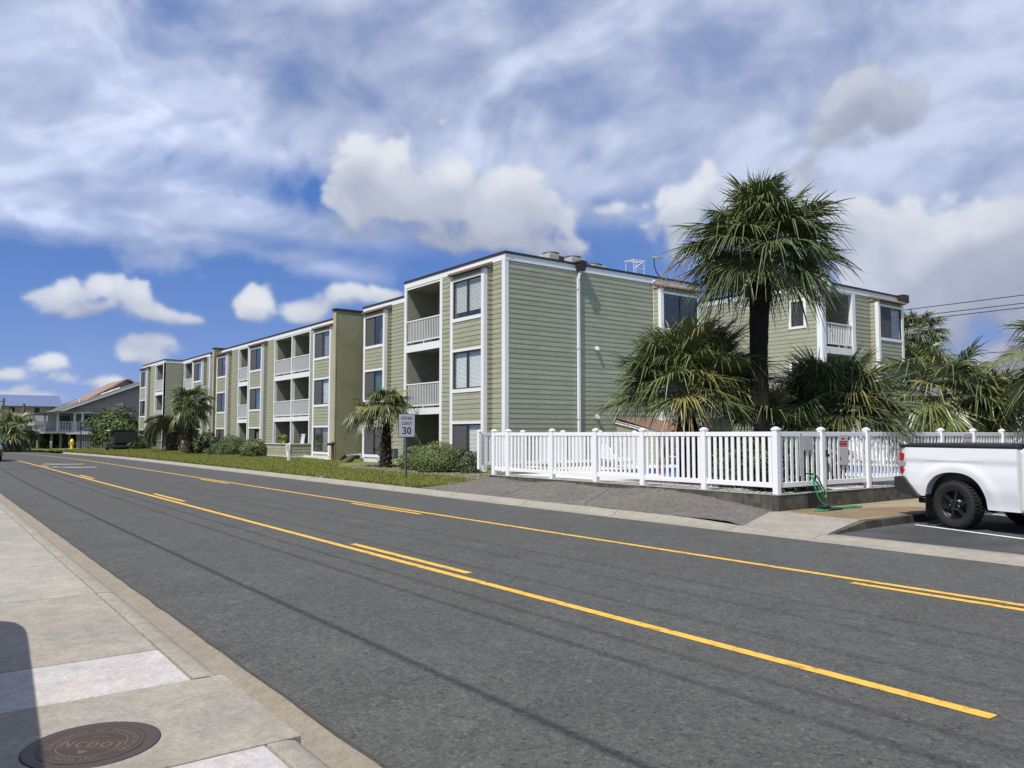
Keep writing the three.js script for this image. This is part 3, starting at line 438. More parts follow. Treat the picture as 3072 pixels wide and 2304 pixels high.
// recessed balconies one above another; left inside wall clad in boards
function balconies(parent, F, s0, s1, o = {}) {
  const dp = o.dp ?? 1.6, tw = o.tw ?? .17, each = o.each;
  if (!o.noL) FB('post_trim', M.white, parent, F, s1 - tw, s1, .1, 8.14, -.16, .028); if (!o.noR) FB('post_trim', M.white, parent, F, s0, s0 + tw, .1, 8.14, -.16, .028);
  const a = s0 + (o.noR ? 0 : tw), b = s1 - (o.noL ? 0 : tw);
  FB('back_wall', sidingTones[0], parent, F, s0, s1, .1, 8.1, -dp - .1, -dp);
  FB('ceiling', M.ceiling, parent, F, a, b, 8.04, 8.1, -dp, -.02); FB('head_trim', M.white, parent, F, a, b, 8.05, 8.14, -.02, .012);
  // inner side walls (boards), depth direction
  const x0 = F.at(0, 0), fx = Math.abs(F.turn) > 1;
  if (fx) { siding(parent, side(-(b)), x0[0] + .02, x0[0] + dp, .1, 8.04, false, 'siding_board', -.03); FB('inner_wall', sidingTones[2], parent, F, b - .0, b + .1, .1, 8.04, -dp, -.16); FB('inner_wall', sidingTones[2], parent, F, a - .1, a, .1, 8.04, -dp, -.16); }
  else { FB('inner_wall', sidingTones[2], parent, F, b, b + .1, .1, 8.04, -dp, -.16); FB('inner_wall', sidingTones[2], parent, F, a - .1, a, .1, 8.04, -dp, -.16); siding(parent, F, a, b, .1, 8.04, false, 'siding_board', -dp); }
  RIM.forEach(([y0, y1], i) => {
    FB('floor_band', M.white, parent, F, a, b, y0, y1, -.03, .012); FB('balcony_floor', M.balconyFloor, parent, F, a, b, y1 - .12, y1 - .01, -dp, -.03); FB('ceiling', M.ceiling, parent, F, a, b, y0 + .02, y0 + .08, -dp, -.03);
    const [r0, r1] = RAIL[i], rail = mesh('railing', join([fg(F, a, b, r1 - .05, r1, -.075, -.015), fg(F, a, b, r0, r0 + .045, -.065, -.025), fg(F, (a + b) / 2 - .02, (a + b) / 2 + .02, y1, r0, -.06, -.03)]), M.white, parent);
    const n = Math.max(4, Math.round((b - a) / .135)), gs = [];
    for (let k = 1; k < n; k++) { const s = mix(a, b, k / n); if (each) FB('baluster', M.white, rail, F, s - .018, s + .018, r0 + .045, r1 - .05, -.06, -.03); else gs.push(fg(F, s - .018, s + .018, r0 + .045, r1 - .05, -.06, -.03)); }
    if (gs.length) stuff(mesh('balusters', join(gs), M.white, rail));
  });
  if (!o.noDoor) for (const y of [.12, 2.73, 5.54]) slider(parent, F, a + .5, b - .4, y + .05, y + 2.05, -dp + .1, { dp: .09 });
}
function parapet(parent, F, s0, s1, o = {}) {
  FB('fascia', M.white, parent, F, s0, s1, 8.14, 8.38, -.2, .032); FB('roof_edge', M.capBlack, parent, F, s0 - (o.a ?? 0), s1 + (o.b ?? 0), 8.38, TOP, -.3, .06);
}
const screens = [{ screen: 2 }, { screen: 1 }, { blinds: 1, open: .9, bm: M.screen }];

// ---- near block: the corner house (A) and its set-back neighbour (S2)
{
  const bld = thing('apartment_block', 'olive lap-sided three-storey apartment block with downpipe on its long end wall', 'building', [22, .1, -30]);
  const A = front(17.4), E = side(-23.74), each = true;
  // cores
  B('core', sidingTones[0], bld, 17.42, 28.4, .0, 8.3, -23.76, -28.17); B('core', sidingTones[0], bld, 19.15, 28.4, .0, 8.3, -28.17, -31.38); B('core', sidingTones[0], bld, 19.12, 28.4, 0, 8.3, -31.4, -39.0);
  B('core', sidingTones[0], bld, 17.42, 19.2, 0, 8.3, -31.2, -31.4);
  B('roof_deck', M.capBlack, bld, 17.5, 28.3, 8.3, 8.33, -23.8, -31.3);
  // front of the corner house
  FB('corner_trim', M.white, bld, A, 23.725, 23.91, .1, 8.14, -.14, .03); FB('corner_trim', M.white, bld, E, 17.372, 17.55, .1, 8.14, -.02, .03);
  siding(bld, A, 23.91, 24.56, .12, 8.14, each);
  bay(bld, A, 24.56, 26.9, .4, [{ half: 1, screen: 2 }, { blinds: 1, open: 1.25 }, { blinds: .86, open: 1.05 }], each); cheeks(bld, A, 24.56, 26.9, .4, false);
  FB('wall_trim', M.white, bld, A, 26.9, 26.96, .1, 8.1, 0, .028);
  siding(bld, A, 26.96, 28.16, .12, 8.14, each);
  balconies(bld, A, 28.16, 31.4, { tw: .19, each: true });
  parapet(bld, A, 23.70, 31.4, { a: .03 });
  // long end wall
  siding(bld, E, 17.55, 20.95, .12, 8.14, each); for (let k = 0; k < 43; k++) { const y0 = .13 + k * LAP, y1 = Math.min(8.14, y0 + LAP), c = 22.3 + 1.9 * hash(k, 4, 8); if (y1 - y0 < .03) continue; siding(bld, E, 20.95, c - .002, y0, y1, true); siding(bld, E, c + .002, 25.4, y0, y1, true); }
  bay(bld, E, 25.41, 27.95, .42, [{ screen: 1 }, { blinds: 1, open: .8, bm: M.screen }, { blinds: 1, open: .8, bm: M.screen }], false); cheeks(bld, E, 25.41, 27.95, .42, false, true);
  FB('corner_trim', M.white, bld, E, 28.1, 28.4, .1, 8.14, -.1, .03); parapet(bld, E, 17.46, 28.45);
  B('wall_flashing', M.whiteDull, bld, 25.36, 25.405, .12, 8.3, -23.74, -23.70);
  for (const y of [5.08, 2.3]) { const v = mesh('dryer_vent', prism([[0, 0], [.14, -.04], [.14, .02], [.06, .14], [0, .14]], 'x', -.06, .06), M.whiteDull, bld, [21.98, y - .05, -23.72]); }
  const dn = mesh('downpipe', join([bxg(20.93, 21.03, .5, 7.85, -23.70, -23.61), stick([20.98, 7.82, -23.655], [21.02, 8.0, -23.62], .1, .09), bxg(20.97, 21.07, 7.96, 8.14, -23.66, -23.56)]), M.white, bld);
  for (const y of [2.2, 5.0, 7.4]) B('bracket', M.whiteDull, dn, 20.9, 21.06, y, y + .03, -23.71, -23.605);
  mesh('rain_head', join([prism([[20.82, 8.5], [21.26, 8.5], [21.26, 8.44], [21.2, 8.4], [21.2, 8.3], [21.12, 8.12], [20.92, 8.12], [20.86, 8.3], [20.86, 8.4], [20.82, 8.44]], 'z', -23.69, -23.40)]), M.capBlack, bld);
  // set-back part
  const S2 = front(19.1);
  siding(bld, S2, 31.42, 35.8, .12, 8.14, false); bay(bld, S2, 35.82, 38.15, .4, [{ half: 1, bm: M.screen, screen: 2 }, { drape: M.drapeGreen, side: 1, screen: 2 }, { screen: 2 }], false); cheeks(bld, S2, 35.82, 38.15, .4, false);
  siding(bld, S2, 38.2, 39.0, .12, 8.14, false); parapet(bld, S2, 31.4, 39.02, { b: .04 });
  FB('base_board', M.whiteDull, bld, S2, 35.7, 38.3, .02, .34, .3, .44); FB('base_board', M.whiteDull, bld, A, 24.5, 27.0, .02, .2, .3, .43);
  FB('base_board', M.concrete, bld, E, 17.4, 28.4, .0, .2, -.02, .035);
  // low gate by the balcony
  B('meter_box', M.whiteDull, bld, 17.2, 17.4, .5, .95, -31.9, -32.5);
}
// ---- middle block between two fire walls
{
  const bld = thing('apartment_block', 'long olive three-storey apartment block with doubled white balconies between two stucco fire walls', 'building', [24, .1, -53]);
  const F = front(19.5), each = false;
  B('core', sidingTones[0], bld, 19.52, 30, 0, 8.3, -40.7, -47.3); B('core', sidingTones[0], bld, 21.25, 30, 0, 8.3, -47.2, -53.5); B('core', sidingTones[0], bld, 19.52, 30, 0, 8.3, -53.45, -58.9); B('core', sidingTones[0], bld, 21.25, 30, 0, 8.3, -58.85, -61.2); B('core', sidingTones[0], bld, 19.52, 30, 0, 8.3, -61.15, -65.7);
  siding(bld, F, 40.75, 43.26, .12, 8.14, each);
  bay(bld, F, 43.28, 45.8, .4, [{ drape: M.drape, side: 1 }, { half: 1, bm: M.blind, screen: 2 }, { drape: M.drape, side: 1, screen: 2 }], each); cheeks(bld, F, 43.28, 45.8, .4, each);
  siding(bld, F, 45.85, 47.2, .12, 8.14, each);
  balconies(bld, F, 47.2, 50.36, { tw: .13, each: false }); balconies(bld, F, 50.24, 53.5, { tw: .13, noR: true });
  siding(bld, F, 53.5, 54.88, .12, 8.14, each);
  bay(bld, F, 54.9, 57.5, .4, [{ drape: M.drape, side: 1, screen: 2 }, { drape: M.drapeGreen, side: 1, screen: 2 }, { screen: 2 }], each); cheeks(bld, F, 54.9, 57.5, .4, each);
  siding(bld, F, 57.5, 58.85, .12, 8.14, each);
  balconies(bld, F, 58.85, 61.2, { tw: .14 });
  siding(bld, F, 61.2, 62.86, .12, 8.14, each);
  bay(bld, F, 62.88, 65.4, .4, [{ screen: 1 }, { screen: 2 }, { blinds: .4, screen: 2 }], each); cheeks(bld, F, 62.88, 65.4, .4, each);
  parapet(bld, F, 40.75, 65.6);
  B('patio_floor', M.balconyFloor, bld, 18.16, 21.2, .1, .48, -47.06, -53.4);
  // fire walls
  B('fire_wall', M.stucco, bld, 18.16, 30, -.1, 8.38, -40.4, -40.72); B('fire_wall_edge', M.stuccoCream, bld, 18.1, 18.158, -.1, 8.36, -40.385, -40.73); B('fire_wall_cap', M.capBlack, bld, 18.04, 30, 8.38, 8.5, -40.36, -40.78);
  B('fire_wall', M.stucco, bld, 18.98, 30, -.1, 8.5, -65.62, -65.98); B('fire_wall_edge', M.stuccoCream, bld, 18.92, 18.978, -.1, 8.48, -65.6, -66.0); B('fire_wall_cap', M.capBlack, bld, 18.88, 30, 8.5, 8.6, -65.58, -66.04);
  // patio knee wall in front of the double balcony
  const K = front(18.05); B('patio_wall', sidingTones[1], bld, 18.07, 18.15, 0, .98, -47.0, -54.2); siding(bld, K, 47.1, 54.2, .3, .98, false); B('patio_wall', sidingTones[1], bld, 18.1, 19.4, 0, .98, -46.95, -47.05); siding(bld, side(-46.95), 18.2, 19.45, .3, .98, false);
  B('patio_cap', M.whiteDull, bld, 17.98, 18.2, .98, 1.03, -46.9, -54.25); B('patio_cap', M.whiteDull, bld, 18.2, 19.5, .98, 1.03, -46.9, -47.1); B('patio_post', M.white, bld, 18.0, 18.17, 0, .98, -46.9, -47.12); B('base_board', M.whiteDull, bld, 18.0, 18.05, 0, .3, -47.1, -54.2); B('base_board', M.whiteDull, bld, 18.2, 19.4, 0, .3, -46.9, -46.95);
  B('base_board', M.whiteDull, bld, 19.02, 19.1, 0, .32, -43.2, -46.9); B('base_board', M.whiteDull, bld, 18.2, 19.0, .0, .22, -40.75, -43.1);
}
// ---- far block: a set-back part and an end part standing forward
{
  const bld = thing('apartment_block', 'far olive three-storey apartment block with one part standing forward, next to grey house', 'building', [24, .1, -77]);
  const F = front(19.45), G = front(17.8), E = side(-77.03), D = side(-68.5);
  B('core', sidingTones[0], bld, 19.47, 30, 0, 8.3, -68.52, -73.7); B('core', sidingTones[0], bld, 21.2, 30, 0, 8.3, -73.6, -77.1); B('core', sidingTones[0], bld, 17.82, 30, 0, 8.3, -80.3, -85.7); B('core', sidingTones[0], bld, 19.6, 30, 0, 8.3, -77.05, -80.4);
  B('core', sidingTones[0], bld, 17.82, 19.5, 0, 8.3, -77.05, -77.15);
  FB('corner_trim', M.white, bld, F, 68.48, 68.7, .1, 8.14, -.16, .03); siding(bld, F, 68.7, 69.42, .12, 8.14, false); siding(bld, D, 19.45, 24, .12, 8.14, false); FB('fascia', M.white, bld, D, 19.45, 26, 8.14, 8.38, -.1, .03); FB('roof_edge', M.capBlack, bld, D, 19.45, 26, 8.38, 8.47, -.2, .06);
  bay(bld, F, 69.45, 72.1, .4, [{ drape: M.drape, side: 1 }, { drape: M.drape, side: 1 }, { drape: M.drape, side: 1, screen: 2 }], false); cheeks(bld, F, 69.45, 72.1, .4, false);
  siding(bld, F, 72.1, 73.72, .12, 8.14, false); balconies(bld, F, 73.72, 76.7, { tw: .16 }); parapet(bld, F, 68.45, 77.0, { a: .03 });
  siding(bld, E, 17.95, 19.45, .12, 8.14, false); FB('corner_trim', M.white, bld, E, 17.77, 17.97, .1, 8.14, -.12, .03); FB('corner_trim', M.white, bld, G, 77.0, 77.2, .1, 8.14, -.14, .03); parapet(bld, E, 17.85, 19.45);
  balconies(bld, G, 77.1, 80.4, { tw: .2 }); siding(bld, G, 80.4, 82.2, .12, 8.14, false); bay(bld, G, 82.22, 84.8, .4, [{ screen: 1 }, { screen: 2 }, { screen: 2 }], false); cheeks(bld, G, 82.22, 84.8, .4, false); siding(bld, G, 84.8, 85.7, .12, 8.14, false); parapet(bld, G, 77.0, 85.75);
  const K = front(16.5); B('patio_wall', sidingTones[1], bld, 16.52, 16.6, 0, 1.0, -77.2, -81); siding(bld, K, 77.25, 81, .2, .98, false); B('patio_wall', sidingTones[1], bld, 16.55, 17.8, 0, 1, -77.15, -77.22); siding(bld, side(-77.15), 16.6, 17.8, .2, .98, false); B('patio_cap', M.whiteDull, bld, 16.45, 17.8, 1.0, 1.05, -77.1, -77.3); B('patio_post', M.white, bld, 16.46, 16.66, 0, 1.0, -77.1, -77.28);
}
// ---- pool-side wing
{
  const bld = thing('apartment_block', 'olive apartment wing with small square windows behind the tall palm', 'building', [35, .1, -24]);
  const F = front(32.1), E = side(-19.9), each = true;
  B('core', sidingTones[0], bld, 32.3, 39.2, 0, 8.3, -21.6, -31); B('core', sidingTones[0], bld, 34.6, 39.2, 0, 8.3, -19.92, -21.6); B('core', sidingTones[0], bld, 32.12, 32.31, 0, 8.3, -20.1, -31); B('core', sidingTones[0], bld, 38.5, 39.2, 0, 8.3, -19.92, -21);
  FB('corner_trim', M.white, bld, F, 19.88, 20.14, .1, 8.14, -.2, .03);
  const wins = [[20.66, 21.56, 6.42, 7.78], [20.66, 21.56, 3.6, 4.95], [22.75, 23.7, 5.85, 7.2], [22.75, 23.7, 3.0, 4.4]];
  siding(bld, F, 20.14, 20.66, .12, 8.14, each); siding(bld, F, 21.56, 22.75, .12, 8.14, each);
  for (const [y0, y1] of [[.12, 3.6], [4.95, 6.42], [7.78, 8.14]]) siding(bld, F, 20.66, 21.56, y0, y1, each);
  for (const [y0, y1] of [[.12, 3.0], [4.4, 5.85], [7.2, 8.14]]) siding(bld, F, 22.75, 23.7, y0, y1, each);
  siding(bld, F, 23.7, 31, .12, 8.14, false);
  for (const [a, b, y0, y1] of wins) {
    const w = mesh('window', join([fg(F, a, b, y0, y0 + .11, 0, .045), fg(F, a, b, y1 - .11, y1, 0, .045), fg(F, a, a + .13, y0 + .11, y1 - .11, 0, .045), fg(F, b - .13, b, y0 + .11, y1 - .11, 0, .045)]), M.white, bld);
    FB('sash', M.bronze, w, F, a + .13, a + .17, y0 + .11, y1 - .11, .005, .03); FB('sash', M.bronze, w, F, b - .17, b - .13, y0 + .11, y1 - .11, .005, .03); FB('pane', M.glass, w, F, a + .17, b - .17, y0 + .11, y1 - .11, .012, .016); FB('painted_room_dark', M.painted_room_dark, w, F, a + .13, b - .13, y0 + .11, y1 - .11, .0005, .004);  // pane backed by a thin panel coloured as interior darkness
  }
  parapet(bld, F, 19.85, 31);
  balconies(bld, E, 32.12, 34.85, { tw: .26, each: true, dp: 1.6, noDoor: true }); siding(bld, E, 34.85, 36.17, .12, 8.14, each);
  bay(bld, E, 36.18, 38.5, .4, [{ screen: 1 }, { screen: 1 }, { drape: M.drape, side: 2, screen: 1 }], false); cheeks(bld, E, 36.18, 38.5, .4, false, true); siding(bld, E, 38.5, 39.2, .12, 8.14, false);
  parapet(bld, E, 32.14, 39.2, { b: .03 }); B('rain_head', M.capBlack, bld, 38.75, 39.25, 8.1, 8.5, -19.9, -19.55);
  mesh('downpipe', join([barG([29.9, 7.9, -23.2], [30.5, 7.55, -23.2], .06), barG([30.5, 7.55, -23.2], [31.6, 7.5, -23.2], .06), barG([31.6, 7.5, -23.2], [31.95, 7.1, -23.2], .06), barG([31.95, 7.1, -23.2], [31.95, .3, -23.2], .06)]), M.white, bld);
}
// things on the near roof
for (const [x, z, l] of [[21.5, -26, 'boxy rooftop air conditioner beside the black rain head'], [22.75, -26, 'middle rooftop air conditioner with dark louvred end'], [24.0, -26, 'low rooftop air conditioner nearest the flood lamp']]) {
  const h = x > 23.5 ? .88 : 1.05, t = thing('rooftop_unit', l, 'air conditioner', [x, 8.33, z]);
  mesh('cabinet', new RoundedBoxGeometry(.85, h - .12, .8, 2, .03), M.acBox, t, [x, 8.33 + (h - .12) / 2, z]); B('louvre_panel', M.acDark, t, x + .1, x + .4, 8.5, 8.33 + h - .2, z + .4, z + .412);
  mesh('fan_top', new THREE.CylinderGeometry(.36, .4, .1, 20), M.acDark, t, [x, 8.33 + h - .07, z]);
}
{
  const t = thing('roof_stand', 'white steel ladder stand on the near roof', 'stand', [25.6, 8.33, -25]);
  const bars = []; for (const [x, z] of [[25.3, -24.8], [25.95, -24.8], [25.3, -25.3], [25.95, -25.3]]) bars.push(barG([x, 8.33, z], [x, 9.42, z], .015));
  mesh('frame', join([...bars, barG([25.2, 9.36, -24.8], [26.1, 9.42, -24.8], .017), barG([25.2, 9.36, -25.3], [26.1, 9.42, -25.3], .017), barG([25.3, 8.95, -24.8], [25.95, 9.4, -24.8], .018), barG([25.3, 9.0, -24.8], [25.95, 9.0, -24.8], .018)]), M.white, t);
  for (let k = 0; k < 5; k++) mesh('rung', barG([25.3 + k * .16, 9.39, -24.8], [25.3 + k * .16, 9.39, -25.3], .015), M.white, t);
  const u = thing('flood_lamp', 'roof-edge flood lamp on a curved black arm', 'lamp', [26.3, 8.4, -23.7]);
  mesh('arm', tubeG([[25.95, 8.42, -23.72], [25.7, 8.55, -23.72], [25.45, 8.9, -23.7], [25.4, 9.22, -23.68]], .022), M.black, u);
  const hd = mesh('head', new RoundedBoxGeometry(.36, .1, .3, 2, .03), M.galv, u, [25.55, 9.27, -23.62]); hd.rotation.set(.25, 0, .06);
  const lens = mesh('lens', new RoundedBoxGeometry(.3, .05, .24, 2, .02), M.vinyl, u, [25.56, 9.21, -23.6]); lens.rotation.set(.25, 0, .06);
  const v = thing('wall_camera', 'small white wall camera under the roof edge of the near block', 'camera', [25.35, 8.2, -23.7]);
  mesh('body', new THREE.SphereGeometry(.055, 12, 8), M.white, v, [25.35, 8.24, -23.64]); mesh('mount', barG([25.35, 8.14, -23.72], [25.35, 8.2, -23.64], .03), M.white, v);
}

// ---------------------------------------------------------------- pool yard: wall, fences, pool
const FX = 13.5, FZ = -9.42;
{
  const w = thing('pool_wall', 'low stained concrete wall below the white pool fence, wrapping the corner', 'wall', [13.5, 0, -9.42]);
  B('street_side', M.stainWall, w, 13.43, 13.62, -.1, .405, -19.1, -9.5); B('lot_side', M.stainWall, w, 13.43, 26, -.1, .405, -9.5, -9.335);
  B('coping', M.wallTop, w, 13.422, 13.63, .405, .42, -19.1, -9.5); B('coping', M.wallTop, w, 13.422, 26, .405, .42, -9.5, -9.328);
}
const postCap = (() => { const g = new THREE.CylinderGeometry(.03, .096, .04, 4); g.rotateY(Math.PI / 4); return join([boxG(.137, .03, .137).clone().translate(0, -.035, 0), g]); })();
const postG = new RoundedBoxGeometry(.12, 1.26, .12, 2, .008), picketCache = new Map();
function fencePost(parent, x, z) { const p = mesh('post', postG, M.vinyl, parent, [x, .42 + .63, z]); mesh('post_cap', postCap, M.vinyl, p, [x, 1.725, z]); }
function fencePanel(parent, x0, z0, x1, z1, n, each = true) {             // between two post centres
  const dx = x1 - x0, dz = z1 - z0, L = Math.hypot(dx, dz), ux = dx / L, uz = dz / L, turn = Math.atan2(-uz, ux);
  const rail = (y0, y1) => { const m = mesh('rail', new RoundedBoxGeometry(L - .128, y1 - y0, .045, 2, .006), M.vinyl, parent, [(x0 + x1) / 2, (y0 + y1) / 2, (z0 + z1) / 2]); m.rotation.y = turn; };
  rail(1.552, 1.645); rail(.545, .645);
  let pg = picketCache.get(0); if (!pg) { pg = new RoundedBoxGeometry(.078, .907, .022, 1, .004); picketCache.set(0, pg); }
  const gs = []; for (let k = 0; k < n; k++) { const t = .064 + (L - .128) * (k + .5) / n, px = x0 + ux * t, pz = z0 + uz * t; if (each) { const m = mesh('picket', pg, M.vinyl, parent, [px, 1.0985, pz]); m.rotation.y = turn; } else { const g = pg.clone(); g.rotateY(turn); g.translate(px, 1.0985, pz); gs.push(g); } }
  if (gs.length) stuff(mesh('pickets', join(gs), M.vinyl, parent));
}
{
  const f = thing('picket_fence', 'white vinyl picket fence on the low wall along the road', 'fence', [13.5, .42, -14]);
  const zs = [-18.95, -18.25, -16.3, -14.6, -13.0, -11.2, FZ]; zs.forEach((z) => fencePost(f, FX, z)); const n = [4, 11, 11, 10, 11, 11];
  for (let i = 0; i + 1 < zs.length; i++) fencePanel(f, FX, zs[i], FX, zs[i + 1], n[i]);
  const h = thing('picket_fence', 'white vinyl picket fence facing the parking lot with notices hung on it', 'fence', [18, .42, FZ]);
  const xs = [15.06, 16.82, 18.48, 20.27, 22.02, 23.77, 25.5]; xs.forEach((x) => fencePost(h, x, FZ)); fencePanel(h, 13.5, FZ, xs[0], FZ, 8); fencePanel(h, xs[0], FZ, xs[1], FZ, 10);
  for (let i = 1; i + 1 < xs.length; i++) fencePanel(h, xs[i], FZ, xs[i + 1], FZ, 10);
  mesh('gate_latch', join([bxg(15.13, 15.2, 1.13, 1.19, FZ + .04, FZ + .1), bxg(15.12, 15.15, 1.18, 1.27, FZ + .05, FZ + .09)]), M.black, h);
  const b = thing('picket_fence', 'white vinyl picket fence between the pool and the block end wall', 'fence', [18, .42, -22.2]);
  for (let i = 0; i < 6; i++) { const x = 15.2 + i * 1.85; fencePost(b, x, -22.2); if (i < 5) fencePanel(b, x, -22.2, x + 1.85, -22.2, 11, false); }
  const e = thing('picket_fence', 'white vinyl picket fence closing the far side of the pool yard', 'fence', [30.6, .42, -14]);
  for (let i = 0; i < 7; i++) { const z = -9.6 - i * 1.75; fencePost(e, 30.9, z); if (i < 6) fencePanel(e, 30.9, z, 30.9, z - 1.75, 10, false); }
}
// notices on the fence (flat plates)
function plate(name, label, cat, x, y, z, w, h, mat, parent) { const t = parent ?? thing(name, label, cat, [x, y, z]); B('board', M.whiteDull, t, x - w / 2, x + w / 2, y - h / 2, y + h / 2, z, z + .006); mesh('print', new THREE.PlaneGeometry(w, h), mat, t, [x, y, z + .0085]); return t; }
{
  const zf = FZ + .025, lines = (x, w, y0, y1, n, col) => { x.fillStyle = col; for (let i = 0; i < n; i++) { const y = mix(y0, y1, i / Math.max(1, n - 1)); let px = w * .1; while (px < w * .88) { const l = w * (.05 + .1 * hash(i, px | 0, 3)); x.fillRect(px, y, Math.min(l, w * .9 - px), 6); px += l + w * .03; } } };
  plate('notice', 'narrow vertical notice reading PRIVATE on the lot fence', 'sign', 14.28, 1.19, zf, .085, .86, printed(64, 640, (x, w, h) => { x.fillStyle = '#c9c5c2'; x.fillRect(0, 0, w, h); x.fillStyle = '#222'; x.font = 'bold 40px sans-serif'; x.textAlign = 'center'; [...'PRIVATE ACCESS'].forEach((c, i) => x.fillText(c, w / 2, 48 + i * 44)); }));
  plate('notice', 'square grey notice with lines of small print on the lot fence', 'sign', 14.52, 1.42, zf, .29, .29, printed(256, 256, (x, w, h) => { x.fillStyle = '#bdb9be'; x.fillRect(0, 0, w, h); x.strokeStyle = '#555'; x.lineWidth = 4; x.strokeRect(6, 6, w - 12, h - 12); lines(x, w, 35, 215, 6, '#45424a'); }));
  plate('notice', 'tall notice with a red block of print on the lot fence', 'sign', 15.83, 1.27, zf, .31, .64, printed(256, 512, (x, w, h) => { x.fillStyle = '#d2cdc8'; x.fillRect(0, 0, w, h); lines(x, w, 30, 30, 1, '#333'); x.fillStyle = '#a83a36'; x.fillRect(60, 55, 130, 34); x.fillStyle = '#b01c2a'; x.fillRect(10, 108, 236, 100); lines(x, w, 135, 180, 2, '#e8d8d6'); lines(x, w, 240, 330, 4, '#555'); x.strokeStyle = '#444'; x.lineWidth = 3; x.strokeRect(10, 350, 236, 148); lines(x, w, 375, 470, 4, '#3b4650'); x.fillStyle = '#222'; x.fillRect(24, 380, 30, 60); }));
  plate('notice', 'grey notice reading TOW AWAY ZONE in dark red on the lot fence', 'sign', 21.65, 1.3, zf, .46, .6, printed(384, 512, (x, w, h) => { x.fillStyle = '#c6c6c8'; x.fillRect(0, 0, w, h); x.strokeStyle = '#555'; x.lineWidth = 8; x.strokeRect(8, 8, w - 16, h - 16); x.fillStyle = '#8e1f35'; x.textAlign = 'center'; x.font = 'bold 78px sans-serif'; x.fillText('TOW AWAY', w / 2, 110, w * .84); x.font = 'bold 92px sans-serif'; x.fillText('ZONE', w / 2, 225, w * .5); lines(x, w, 270, 330, 3, '#a77'); lines(x, w, 370, 470, 4, '#444'); }));
}
// the pool in its pale deck
{
  const dk = .4; const q = (x0, x1, z0, z1) => [[x0, dk, z0], [x1, dk, z0], [x1, dk, z1], [x0, dk, z1]];
  const d = struct('pool_deck', quadG([q(13.62, 17.2, -9.5, -19.05), q(29.4, 31.5, -9.5, -23.7), q(17.2, 29.4, -9.5, -12.2), q(17.6, 29.4, -19.6, -23.7)]), M.deck);
  const cop = (x0, x1, z0, z1) => B('coping', M.white, d, x0, x1, dk, dk + .03, z0, z1); cop(17.1, 17.45, -12.1, -19.7); cop(29.15, 29.5, -12.1, -19.7); cop(17.45, 29.15, -12.1, -12.45); cop(17.45, 29.15, -19.35, -19.7);
  const tile = [S(.02, .05, .2, .3), S(.06, .16, .33, .3)];
  for (let k = 0; k < 38; k++) { const x = 17.5 + k * .31; B('tile', tile[k % 2], d, x, x + .3, .2, .39, -19.34, -19.30); } for (let k = 0; k < 22; k++) { const z = -12.5 - k * .31; B('tile', tile[k % 2], d, 29.1, 29.14, .2, .39, z, z - .3); }
  const wt = struct('pool_water', quadG([[[17.4, .26, -12.4], [29.2, .26, -12.4], [29.2, .26, -19.4], [17.4, .26, -19.4]]]), new THREE.MeshPhysicalMaterial({ color: C(.18, .5, .62), roughness: .08, clearcoat: .6, clearcoatRoughness: .05 }));
}
